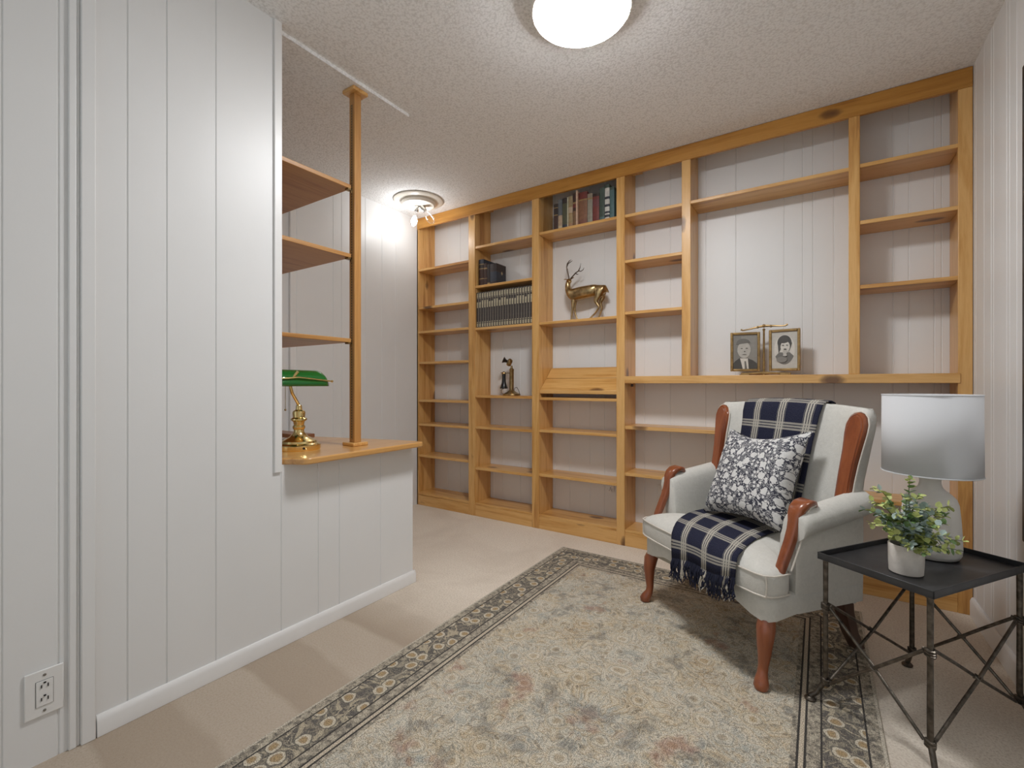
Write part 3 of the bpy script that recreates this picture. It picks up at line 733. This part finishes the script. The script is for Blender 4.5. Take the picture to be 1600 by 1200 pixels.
def portrait(loc, rz, w, h, layers):
    p = bpy.data.objects.new('portrait_frame', None); COL.objects.link(p); p.parent = tf; p.location = loc; p.rotation_euler = (0, 0, rz)
    b_ = .014
    mb = MB()
    for (x0, x1, z0, z1) in ((-w/2, -w/2+b_, 0, h), (w/2-b_, w/2, 0, h), (-w/2+b_, w/2-b_, 0, b_), (-w/2+b_, w/2-b_, h-b_, h)): mb.box(x0, x1, -.008, .004, z0, z1)
    mb.build('frame_border', 'gold_frame', p, bevel=.003)
    mb = MB(); keys = []
    for k, (tone, poly) in enumerate(layers):
        if tone not in keys: keys.append(tone)
        mb.mi = keys.index(tone); y = -.0006*(k+1)
        mb.loft([[(x, y+.003, z) for x, z in poly], [(x, y, z) for x, z in poly]])
    mb.build('photograph', [GREY[k] for k in keys], p, flat=True)
w1, h1 = .152, .222
rect = lambda w, h: [(-w/2+.012, .012), (w/2-.012, .012), (w/2-.012, h-.012), (-w/2+.012, h-.012)]
man = [('brownbg', rect(w1, h1)), ('bgd', [(-.064, .012), (-.01, .012), (-.02, .2), (-.064, .21)]),
       ('dark', [(-.062, .013), (.062, .013), (.060, .045), (.040, .062), (.012, .075), (-.030, .075), (-.050, .06), (-.062, .045)]),
       ('lite', [(-.026, .074), (-.012, .013), (.018, .013), (.014, .074)]), ('mid', [(-.004, .058), (.004, .058), (.010, .013), (-.002, .013)]),
       ('face', ell(-.006, .122, .034, .047)), ('mid', ell(-.010, .160, .036, .026, 20, .1, PI+.25)),
       ('line', ell(-.018, .130, .006, .0025)), ('line', ell(.008, .131, .006, .0025)), ('mid', ell(-.004, .096, .011, .002)), ('mid', ell(-.003, .113, .004, .003))]
wom = [('paper', rect(.152, .228)), ('lite', ell(0, .116, .050, .082)), ('mid', [(-.026, .102), (.026, .100)] + ell(0, .116, .049, .081, 20, -.45, -2.69)),
       ('dark', ell(0, .155, .034, .040)), ('lite', ell(.004, .132, .023, .030)), ('dark', ell(-.004, .165, .026, .014)), ('dark', [(-.028, .10), (-.018, .12), (-.022, .16), (-.032, .15)]),
       ('face', ell(.003, .103, .011, .014)), ('dark', [(.020, .10), (.026, .12), (.030, .16), (.036, .15)]), ('bgd', ell(-.012, .062, .026, .016)), ('line', ell(-.006, .140, .005, .0025)), ('line', ell(.013, .140, .005, .0025)), ('dark', ell(.004, .118, .007, .0028)), ('paper', ell(.004, .086, .010, .006))]
portrait((-.0935, -.010, .0225), math.radians(14), w1, h1, man)
portrait((.1, -.010, .0225), math.radians(-10), .152, .228, wom)

# ------------------------------------------------------------------ tall dark framed mirror at the right wall
mr = thing('wall_mirror', 'tall black framed wall piece on the right wall, only its edge in view', 'mirror', (XR, 1.788, 0))
mb = MB()
z0, z1, y0, y1 = .52, 2.057, -.42, .372
for q in ((-.024, -.001, y0, y0+.03, z0, z1), (-.024, -.001, y1-.03, y1, z0, z1), (-.024, -.001, y0+.03, y1-.03, z0, z0+.03), (-.024, -.001, y0+.03, y1-.03, z1-.03, z1)): mb.box(*q)
mb.build('frame', 'frame_black', mr, bevel=.006, seg=3)
MB().box(-.012, -.001, y0+.031, y1-.031, z0+.031, z1-.031).build('glass', 'mirror', mr)

# ------------------------------------------------------------------ rug
RX, RY = -.592, 1.392
mb = MB(); mb.box(-RW, RW, -RH, RH, 0.0005, .009)
tag(mb.build('area_rug', 'rug', loc=(RX, RY, 0), bevel=.003), 'distressed oriental area rug in grey, cream and rust lying on the beige carpet', 'rug')

# ------------------------------------------------------------------ wingback armchair (local: x to picture right, y to its back)
CH_LOC, CH_ROT = (-.416, 1.96, 0), math.atan2(-.617, .787)
ch = thing('wingback_armchair', 'cream upholstered wingback armchair with mahogany trim and cabriole legs on the rug', 'armchair', CH_LOC, CH_ROT)
def lerp(t, tab):
    for (a, va), (b_, vb) in zip(tab, tab[1:]):
        if t <= b_: return va+(vb-va)*max(0, (t-a)/(b_-a))
    return tab[-1][1]
YO = [(.24, .425), (.39, .432), (.66, .466), (.75, .492), (.88, .516), (.95, .526)]
XO = [(.24, .350), (.60, .352), (.70, .350), (.78, .354), (.88, .364), (.95, .364)]
def yf(z): return .388+(z-.60)*.20 if z > .60 else .388
def yi(z): return .38+(z-.45)*.235
mb = MB(); rings = []
zs = [.243, .26, .32, .40, .50, .58, .63, .68, .74, .80, .86, .895, .915, .928, .936, .940]
for k, z in enumerate(zs):
    ins = (0, 0, 0, 0, 0, 0, 0, 0, 0, 0, 0, .0005, .003, .0075, .012, .017)[k]
    zi = min(z, .925); xo = lerp(zi, XO)-ins; ys = lerp(zi, YO); yof, yif, yff = ys+.024-ins, yi(zi)+ins*.7, yf(zi)+ins
    half = [(0, yof), (.10, yof), (.20, yof-.002), (.28, yof-.008), (xo-.03, ys+.004-ins), (xo-.009, ys-.010-ins), (xo, ys-.03-ins), (xo, (ys+yff)/2), (xo, yff+.014), (xo-.007, yff+.003), (xo-.018, yff),
            (.300+ins*.3, yff), (.290+ins*.3, yff+.004), (.276+ins*.2, yff+.018), (.250+ins*.1, (yff+yif)/2+.006), (.215, yif-.001), (.18, yif-.008), (.10, yif-.017), (0, yif-.02)]
    crown = [.016*max(0, 1-(abs(p[0])/.30)**2)*min(1, max(0, (z-.74)/.18)) for p in half]
    right = [(p[0], p[1], z+c_) for p, c_ in zip(half, crown)]
    left = [(-p[0], p[1], p[2]) for p in reversed(right[1:-1])]
    rings.append(right+left)
mb.loft(rings)
# arms, swept along y
for s in (1, -1):
    def sec(y, ins=0.):
        g = lerp(y, [(.12, -.050), (.16, -.036), (.22, -.028), (.44, .008)])
        pts = [(.350, .246), (.353, .40), (.352, .545), (.366, .552), (.384, .566), (.393, .592), (.386, .618), (.362, .635), (.345, .640), (.326, .636), (.308, .624), (.298, .605), (.292, .57), (.285, .50), (.280, .42), (.280, .30), (.282, .246)]
        out = []
        for px, pz in pts:
            px, pz = .335+(px-.335)*(1-ins*8), (.45+(pz-.45)*(1-ins*2.2))
            out.append((s*px, y, pz + (g if pz > .5 else 0)))
        return out
    mb.loft([sec(.120, .012), sec(.124, .004), sec(.132, 0), sec(.16), sec(.2), sec(.24), sec(.3), sec(.38), sec(.44)])
# seat rail with a shallow scallop
def rail_ring(z, ins, bottom=False):
    pts = []
    X, Y0, Y1 = .352-ins, -.004+ins, .43
    front = [(-X, Y1), (-X, .2), (-X, .06), (-X, .035), (-X+.008, .010), (-X+.03, Y0), (-X+.07, Y0), (-.2, Y0), (-.08, Y0), (.08, Y0), (.2, Y0), (X-.07, Y0), (X-.03, Y0), (X-.008, .010), (X, .035), (X, .06), (X, .2), (X, Y1)]
    for x, y in front:
        dz = 0
        if bottom:
            dd = min(math.hypot(x-.33, y-.0), math.hypot(x+.33, y-.0))
            dz = -.026*max(0, 1-(dd/.13)**2)
        pts.append((x, y, z+dz))
    return pts
mb.loft([rail_ring(.256, .012, True), rail_ring(.260, .0, True), rail_ring(.285, -.001), rail_ring(.310, 0), rail_ring(.318, .008)])
mb.build('upholstery', 'cream', ch, angle=50)

# T-shaped seat cushion with a crowned top
outl = [(0, -.030), (.12, -.030), (.24, -.028), (.315, -.022), (.345, -.012), (.360, .012), (.362, .05), (.358, .085), (.340, .100), (.310, .106), (.286, .116), (.279, .15), (.278, .25), (.275, .36), (.26, .42), (.2, .43), (.1, .43), (0, .43)]
def cring(z, k, dome=0.):
    right = []
    for x, y in outl:
        xx, yy = x*(1-k), .2+(y-.2)*(1-k*1.1)
        right.append((xx, yy, z))
    return right + [(-p[0], p[1], p[2]) for p in reversed(right[1:-1])]
mb = MB()
mb.loft([cring(.316, .03), cring(.320, .008), cring(.330, 0), cring(.360, -.004), cring(.386, 0), cring(.396, .018), cring(.408, .065), cring(.421, .15), cring(.431, .27), cring(.437, .42), cring(.440, .7)])
mb.build('seat_cushion', 'cream', ch, angle=60, sub=1)
mb = MB()
for z_, k_ in ((.392, .002), (.323, .004)):
    R = cring(z_, k_); R = R+[R[0]]
    mb.tube(R, .0032, 6)
for s in (1, -1): mb.tube([(s*.349, -.008, .323), (s*.351, -.0075, .36), (s*.348, -.008, .392)], .0025, 6)
mb.build('seat_piping', 'piping', ch)

# mahogany arm posts, wing strips
for s in (1, -1):
    path = [(.070, .385), (.080, .412), (.098, .450), (.118, .492), (.132, .530), (.140, .558), (.144, .582), (.152, .602), (.168, .616), (.190, .622), (.212, .617), (.222, .606)]
    hw = [.014, .016, .017, .018, .019, .021, .025, .028, .030, .029, .024, .018]
    ht = [.013, .014, .015, .015, .015, .016, .017, .016, .014, .013, .012, .009]
    rings = []
    for i, (y, z) in enumerate(path):
        y0_, z0_ = path[max(0, i-1)]; y1_, z1_ = path[min(len(path)-1, i+1)]
        t = Vector((0, y1_-y0_, z1_-z0_)).normalized(); nn = Vector((0, -t.z, t.y))
        ring = []
        for k in range(16):
            a = 2*PI*k/16
            cx_, sx_ = math.cos(a), math.sin(a)
            ex = math.copysign(abs(cx_)**.6, cx_)*hw[i]; et = math.copysign(abs(sx_)**.6, sx_)*ht[i]
            if abs(cx_) < .3 and sx_ > 0: et -= .002
            ring.append(Vector((s*.340+ex, y-.012, z)) + nn*et)
        rings.append(ring)
    mb = MB(); mb.loft(rings); mb.build('arm_post', 'mahogany', ch, angle=60)
    mb = MB(); R = []
    for (y, z) in path[1:10]: R.append((s*(.340+.024), y+.004, z-.008))
    mb.tube(R, .003, 6); mb.build('arm_welt', 'piping', ch)
    stp = [(.288, .612), (.289, .70), (.292, .79), (.290, .850), (.292, .885), (.303, .910), (.318, .922), (.332, .926), (.347, .920), (.359, .905), (.365, .882), (.364, .855), (.356, .80), (.348, .74), (.343, .68), (.341, .612)]
    mb = MB()
    cx_ = .327
    rr = []
    for ins, dy in ((0, .014), (0, -.006), (.10, -.012), (.20, -.010), (.26, -.014)):
        ring = []
        for (x, z) in stp:
            xc = lerp(z, [(.6, .315), (.75, .320), (.9, .328)])
            xx = xc+(x-xc)*(1-ins*1.3); zz = z-ins*.05 if z > .86 else z
            ring.append((s*xx, yf(zz)+dy-.002, zz))
        rr.append(ring)
    mb.loft(rr); mb.build('wing_strip', 'mahogany', ch, angle=40)
    mb = MB(); mb.tube([(s*(x+.004*(1 if x > .33 else -1)), yf(z)+.002, z+.003*(z > .9)) for x, z in stp], .0032, 6); mb.build('wing_welt', 'piping', ch)
    # legs
    pts = [(.310, .040, .275), (.317, .031, .243), (.325, .017, .205), (.327, .010, .160), (.325, .010, .115), (.321, .010, .080), (.321, .006, .056), (.327, -.004, .034), (.331, -.010, .020), (.331, -.010, .011)]
    rad = [.022, .0265, .0305, .0255, .0205, .0165, .0165, .022, .0245, .020]
    mb = MB(); mb.tube([(s*x, y, z) for x, y, z in pts], rad, 18, ref=(0, 1, 0)); mb.build('front_leg', 'mahogany', ch, angle=60)
    mb = MB()
    R = []
    for (x, y, z, h_) in ((.305, .395, .262, .026), (.297, .420, .19, .023), (.275, .480, .09, .021), (.256, .545, .010, .020)):
        R.append([(s*(x+a*h_), y+b_*h_, z) for a, b_ in ((-1, -1), (1, -1), (1, 1), (-1, 1))])
    mb.loft(R); mb.build('rear_leg', 'walnut', ch, bevel=.003)

# ------------------------------------------------------------------ plaid throw draped over back and seat
path = []   # (y, z, xl, xr)
def back_y(z): return yi(min(z, .93))-.021-.006
P_ = [(.578, .78, -.23, .155), (.572, .87, -.23, .16), (.566, .93, -.228, .164), (.550, .957, -.226, .168), (.525, .966, -.224, .170), (.495, .964, -.222, .172), (.474, .950, -.219, .171), (back_y(.91)-.003, .91, -.214, .169), (back_y(.86), .86, -.209, .165), (back_y(.80), .80, -.206, .160),
      (back_y(.72), .72, -.206, .158), (back_y(.63), .63, -.21, .155), (back_y(.54), .54, -.215, .150), (back_y(.48), .48, -.225, .142), (.365, .458, -.235, .128), (.31, .4525, -.236, .125), (.25, .4515, -.232, .134), (.19, .4505, -.222, .150), (.13, .4495, -.202, .172), (.08, .4465, -.178, .195), (.035, .4415, -.152, .215), (.005, .4325, -.128, .232), (-.018, .418, -.112, .241), (-.034, .399, -.100, .248), (-.042, .372, -.090, .253), (-.045, .340, -.084, .252), (-.046, .306, -.080, .250)]
NX = 24
mb = MB(); bm = mb.bm; uvl = bm.loops.layers.uv.new('UVMap')
grid = []; dist = 0.; rnd = random.Random(3)
for i, (y, z, xl, xr) in enumerate(P_):
    if i: dist += math.hypot(y-P_[i-1][0], z-P_[i-1][1])
    row = []
    for j in range(NX+1):
        u = j/NX
        x = xl+(xr-xl)*u
        # drape follows the cushion crown; soft ripples in the hanging flap
        hang = max(0, (i-21)/5)
        dy = -.006*hang*math.sin(u*9.5+.8) + .0012*math.sin(u*23+i*.7)
        dz = .0
        if i >= 22: dz = .050*(u)*hang*.9 + .006*math.sin(u*7)*hang
        if 15 <= i <= 20: dz = -.006*(abs(u-.5)*2)**2
        if 2 <= i <= 7: dz = .016*(max(0, 1-(abs(x)/.30)**2)-1)
        if i == 0 or i == 1: dz = 0
        # rows lean with the slanting lay of the throw on the seat
        sk = max(0., (i-13)/8.) if i < 22 else 1.
        row.append((mb.v(x, y+dy, z+dz), u, dist))
    grid.append(row)
for i in range(len(grid)-1):
    for j in range(NX):
        q = [grid[i][j], grid[i][j+1], grid[i+1][j+1], grid[i+1][j]]
        f = mb.face([a[0] for a in q])
        for lp, a in zip(f.loops, q): lp[uvl].uv = (a[1], a[2])
hem = [(g[0].co.copy(), g[1]) for g in grid[-1]]
th = mb.build('throw_blanket', 'plaid', loc=CH_LOC, rot=(0, 0, CH_ROT), angle=80)
md = th.modifiers.new('th', 'SOLIDIFY'); md.thickness = .004; md.offset = 0
tag(th, 'navy plaid throw blanket with fringe draped over the armchair back and seat', 'blanket')
fr = MB(); fc = MB(); rnd = random.Random(5)
for j in range(92):
    u = (j+.5)/92; k = u*NX; a = int(k); t = k-a
    p = hem[a][0].lerp(hem[min(a+1, NX)][0], t)
    inst = min(abs(u-.215), abs(u-.55), abs(u-.885)) < .05
    tgt = fc if (inst and j % 2 == 0) else fr
    ln = rnd.uniform(.062, .095)
    pts = [p]
    for q in range(1, 5):
        pts.append(Vector((p.x+rnd.uniform(-.007, .007)*q/2, p.y-.004+rnd.uniform(-.008, .006), p.z-ln*q/4)))
    tgt.tube(pts, [.0028, .0036, .003, .0028, .0016], 5)
fr.build('fringe', 'navy', th); fc.build('fringe', 'fringe_cream', th)['label'] = 'cream fringe yarns'

# ------------------------------------------------------------------ floral pillow
pm = MB(); uvl = pm.bm.loops.layers.uv.new('UVMap')
S, NG = .205, 22
def pil(u, v, side):
    # u, v in -1..1; pinched edges and pointed corners
    k = 1-.15*(1-v*v)*(abs(u)**3) ; k2 = 1-(.26 if v > 0 else .12)*(1-u*u)**1.3*(abs(v)**3)
    x, y = u*S*k, v*S*k2
    h = (max(0., (1-u**4)*(1-v**4)))**.55*.068
    h -= .012*max(0, 1-((u*.7)**2+((v-.85)/.9)**2)*1.6)
    return Vector((x, y, side*h))
for side in (1, -1):
    g = [[pm.v(pil(2*i/NG-1, 2*j/NG-1, side)) for i in range(NG+1)] for j in range(NG+1)]
    for j in range(NG):
        for i in range(NG):
            q = [(i, j), (i+1, j), (i+1, j+1), (i, j+1)]
            f = pm.face([g[b_][a] for a, b_ in q])
            if f:
                for lp, (a, b_) in zip(f.loops, q): lp[uvl].uv = (a/NG, b_/NG)
bmesh.ops.remove_doubles(pm.bm, verts=pm.bm.verts, dist=.0004)
pw = pm.build('throw_pillow', 'floral', angle=180)
tag(pw, 'square charcoal and white floral throw pillow leaning on the armchair back', 'pillow')
# local frame of the chair -> pillow axes from the four measured corners
bl_, br_, tl_ = Vector((-.175, .232, .47)), Vector((.185, .232, .475)), Vector((-.185, .375, .80))
xa = (br_-bl_).normalized(); ya = (Vector((-.0, .385, .80))-Vector((.0, .225, .47))).normalized()
ya = (ya-xa*ya.dot(xa)).normalized(); za = xa.cross(ya)
Rm = Matrix((xa, ya, za)).transposed().to_4x4()
roll = Matrix.Rotation(math.radians(3), 4, 'Z')
chM = Matrix.Translation(CH_LOC) @ Matrix.Rotation(CH_ROT, 4, 'Z')
pw.matrix_world = chM @ Matrix.Translation((.010, .290, .650)) @ Rm @ roll

# ------------------------------------------------------------------ iron side table
TZ = .49
A0 = Vector((-.005, 1.783, 0)); LG = Vector((.565, .825, 0)).normalized(); SH = Vector((.825, -.565, 0)).normalized()
LG = (LG-SH*LG.dot(SH)).normalized()
TL, TS = .490, .308
tb = thing('side_table', 'black metal tray-top side table with crossed iron rods beside the armchair', 'side table', (A0.x+LG.x*TL/2+SH.x*TS/2, A0.y+LG.y*TL/2+SH.y*TS/2, 0), math.atan2(SH.y, SH.x))
# local x along SH (short), y along LG (long)
a, c_ = TS/2, TL/2
mb = MB()
mb.box(-a, a, -c_, c_, TZ-.020, TZ-.016)
t_ = .004
for q in ((-a, a, -c_, -c_+t_), (-a, a, c_-t_, c_), (-a, -a+t_, -c_, c_), (a-t_, a, -c_, c_)): mb.box(*q, TZ-.022, TZ)
mb.build('tray', 'tray', tb, bevel=.0012)
la, lc = a-.016, c_-.016
corners = [(-la, -lc), (la, -lc), (la, lc), (-la, lc)]
ZU, ZL = .318, .078
for i, (x, y) in enumerate(corners):
    zf = .0095 if i == 0 else .0005
    ox, oy = math.copysign(.030, x), math.copysign(.030, y)
    mb = MB()
    mb.tube([(x, y, TZ-.022), (x, y, .30), (x, y, .10), (x+ox*.1, y+oy*.1, .075), (x+ox*.6, y+oy*.6, .035), (x+ox, y+oy, zf+.012)], [.0075, .0068, .0075, .0075, .007, .008], 12)
    lg = mb.build('leg', 'iron', tb)
    MB().lathe([(.016, 0), (.017, .005), (.013, .010), (.008, .013)], (x+ox, y+oy, zf), 16).build('foot', 'iron', lg)
    for z in (ZU, ZL):
        mb = MB()
        for dz in (-.007, .0, .007): mb.tube([(x+.0095*math.cos(k*PI/6), y+.0095*math.sin(k*PI/6), z+dz+.002*math.sin(k)) for k in range(13)], .0042, 6)
        dxx, dyy = -math.copysign(.02, x), -math.copysign(.02, y)
        mb.tube([(x, y, z), (x+dxx*.9, y+dyy*.2, z+.004)], [.005, .0045], 6); mb.tube([(x, y, z), (x+dxx*.2, y+dyy*.9, z-.004)], [.005, .0045], 6)
        mb.build('rope_collar', 'iron', lg)
for i in range(4):
    (x0, y0), (x1, y1) = corners[i], corners[(i+1) % 4]
    dx, dy = (x1-x0), (y1-y0); nrm_ = Vector((-dy, dx, 0)).normalized()
    for (za, zb, off_) in ((ZU, ZL, .006), (ZL, ZU, -.003)):
        p0 = Vector((x0+dx*.05, y0+dy*.05, za)); p1 = Vector((x1-dx*.05, y1-dy*.05, zb)); mid = (p0+p1)/2 + nrm_*off_
        mb = MB(); mb.tube([p0, p0.lerp(mid, .5)+Vector((0, 0, .001)), mid, p1.lerp(mid, .5), p1], .0048, 10)
        mb.build('cross_rod', 'iron', tb)
    m_ = Vector(((x0+x1)/2, (y0+y1)/2, (ZU+ZL)/2))
    mb = MB(); mb.tube([m_+Vector((.008*math.cos(k*PI/5), .008*math.sin(k*PI/5), .004*math.sin(k*2))) for k in range(11)], .0035, 6); mb.build('knot', 'iron', tb)

# ------------------------------------------------------------------ table lamp
ZTOP = TZ-.0155
lp = thing('table_lamp', 'white drum-shade table lamp with chalky bottle base on the tray table', 'lamp', (.300, 2.000, ZTOP))
MB().lathe([(.058, 0), (.070, .004), (.076, .016), (.0775, .035), (.076, .08), (.073, .13), (.069, .172), (.064, .188), (.053, .201), (.040, .212), (.031, .222), (.027, .235), (.027, .246), (.031, .252), (.029, .256), (.010, .257)], n=48).build('base', 'ceramic', lp, angle=60)
MB().lathe([(.013, .255), (.014, .262), (.010, .268), (.008, .29), (.013, .292), (.013, .325), (.004, .33), (.004, .49)], n=20).build('socket', 'chrome', lp)
mb = MB()
prof = [(.1245, .268), (.1235, .52)]
mb.loft([[(r*math.cos(2*PI*i/72), r*math.sin(2*PI*i/72), z) for i in range(72)] for r, z in prof], cap0=False, cap1=False)
sh_ = mb.build('lamp_shade', 'shade', lp)
md = sh_.modifiers.new('th', 'SOLIDIFY'); md.thickness = .002
for r, z in prof: MB().tube([(r*math.cos(2*PI*i/64), r*math.sin(2*PI*i/64), z) for i in range(65)], .0018, 6).build('shade_trim', 'shade', sh_)
mb = MB()
for k in range(3):
    a_ = k*2*PI/3; mb.tube([(0, 0, .512), (.123*math.cos(a_), .123*math.sin(a_), .516)], .0016, 6)
mb.build('spider', 'chrome', sh_)

# ------------------------------------------------------------------ potted greenery
pp = thing('potted_plant', 'small whitewashed pot of frosted eucalyptus sprigs on the tray table', 'plant', (.213, 1.776, ZTOP))
MB().lathe([(.036, 0), (.040, .003), (.0415, .03), (.0425, .082), (.041, .085), (.037, .084), (.036, .07)], n=36).build('pot', 'pot', pp)
MB().lathe([(.0365, .060), (.0365, .070), (.02, .074), (.002, .075)], n=20).build('moss', 'soil', pp)
fo = MB(); stm = MB(); rnd = random.Random(11)
rv, fv_ = Vector((.8325, .5541, 0)), Vector((-.5541, .8325, 0))
def leaf(p, d, size):
    d = d.normalized(); up = Vector((rnd.uniform(-.5, .5), rnd.uniform(-.5, .5), 1)); s_ = d.cross(up).normalized(); n_ = s_.cross(d)
    w = size*.42
    pts = [p, p+d*size*.35+s_*w+n_*size*.06, p+d*size*.75+s_*w*.75+n_*size*.08, p+d*size, p+d*size*.75-s_*w*.75+n_*size*.08, p+d*size*.35-s_*w+n_*size*.06]
    V_ = [fo.v(*q) for q in pts]
    fo.face([V_[0], V_[1], V_[2], V_[3]]); fo.face([V_[0], V_[3], V_[4], V_[5]])
sprigs = [(-.085, 0, .150, 2), (-.062, .02, .185, 2), (-.100, -.02, .085, 2), (-.05, -.03, .12, 0), (-.03, .03, .13, 1), (.0, -.02, .135, 0), (.012, .01, .218, 1), (-.012, -.01, .165, 0), (.035, -.01, .135, 0), (.05, .03, .16, 1), (.085, .0, .115, 1), (.115, .02, .128, 2), (.09, .03, .07, 1), (.105, -.03, .035, 2), (.055, -.045, .055, 0), (.02, -.055, .05, 2), (-.02, -.05, .085, 0), (-.07, -.04, .055, 2), (.065, -.02, .085, 1), (-.045, .05, .10, 1), (.03, -.045, .09, 0), (-.01, -.035, .11, 1), (.07, .05, .10, 0), (-.08, .04, .11, 0), (.0, .0, .12, 2), (.04, -.05, .02, 2), (-.035, -.055, .03, 0), (.075, -.05, .015, 1), (-.005, -.06, .012, 2), (-.055, -.01, .07, 0), (.02, -.03, .06, 0), (.095, .01, .10, 2)]
for (sx_, sy_, hz, kind) in sprigs:
    base_ = Vector((rnd.uniform(-.012, .012), rnd.uniform(-.012, .012), .070))
    tip = rv*(sx_*1.22+.006) + fv_*sy_*1.1 + Vector((0, 0, .072+hz*.92))
    ctl = Vector((tip.x*.35, tip.y*.35, .075+hz*.75+.012))
    pts = [base_*(1-t)**2 + ctl*2*t*(1-t) + tip*t*t for t in [k/6 for k in range(7)]]
    stm.tube(pts, [.0016, .0015, .0014, .0013, .0012, .001, .0007], 5)
    nleaf = 9
    for k in range(nleaf):
        t = .25+.75*k/(nleaf-1); p = base_*(1-t)**2 + ctl*2*t*(1-t) + tip*t*t
        tan = ((ctl-base_)*(1-t)+(tip-ctl)*t).normalized()
        for sgn in (1, -1, 0):
            if sgn == 0 and k % 2: continue
            side = tan.cross(Vector((rnd.uniform(-1, 1), rnd.uniform(-1, 1), rnd.uniform(-.4, 1)))).normalized()
            fo.mi = kind if rnd.random() < .7 else rnd.choice((0, 1, 2))
            if t > .8 and rnd.random() < .5: fo.mi = 2
            leaf(p, tan*.5+side*(1 if sgn >= 0 else -1), rnd.uniform(.019, .030)*(1.15-.45*t))
    fo.mi = kind; leaf(tip, tan, .014)
fo.build('foliage', ['leaf_blue', 'leaf_green', 'leaf_lime'], pp); stm.build('stems', 'stem', pp)

# ------------------------------------------------------------------ light
w = bpy.data.worlds.new('world'); scene.world = w; w.use_nodes = True
bg = w.node_tree.nodes['Background']; bg.inputs[0].default_value = (.9, .96, 1., 1); bg.inputs[1].default_value = .62
scene.view_settings.view_transform = 'Standard'; scene.view_settings.look = 'None'; scene.view_settings.gamma = 1; scene.view_settings.use_curve_mapping = False
scene.view_settings.exposure = .22
scene.cycles.max_bounces = 10; scene.cycles.diffuse_bounces = 6
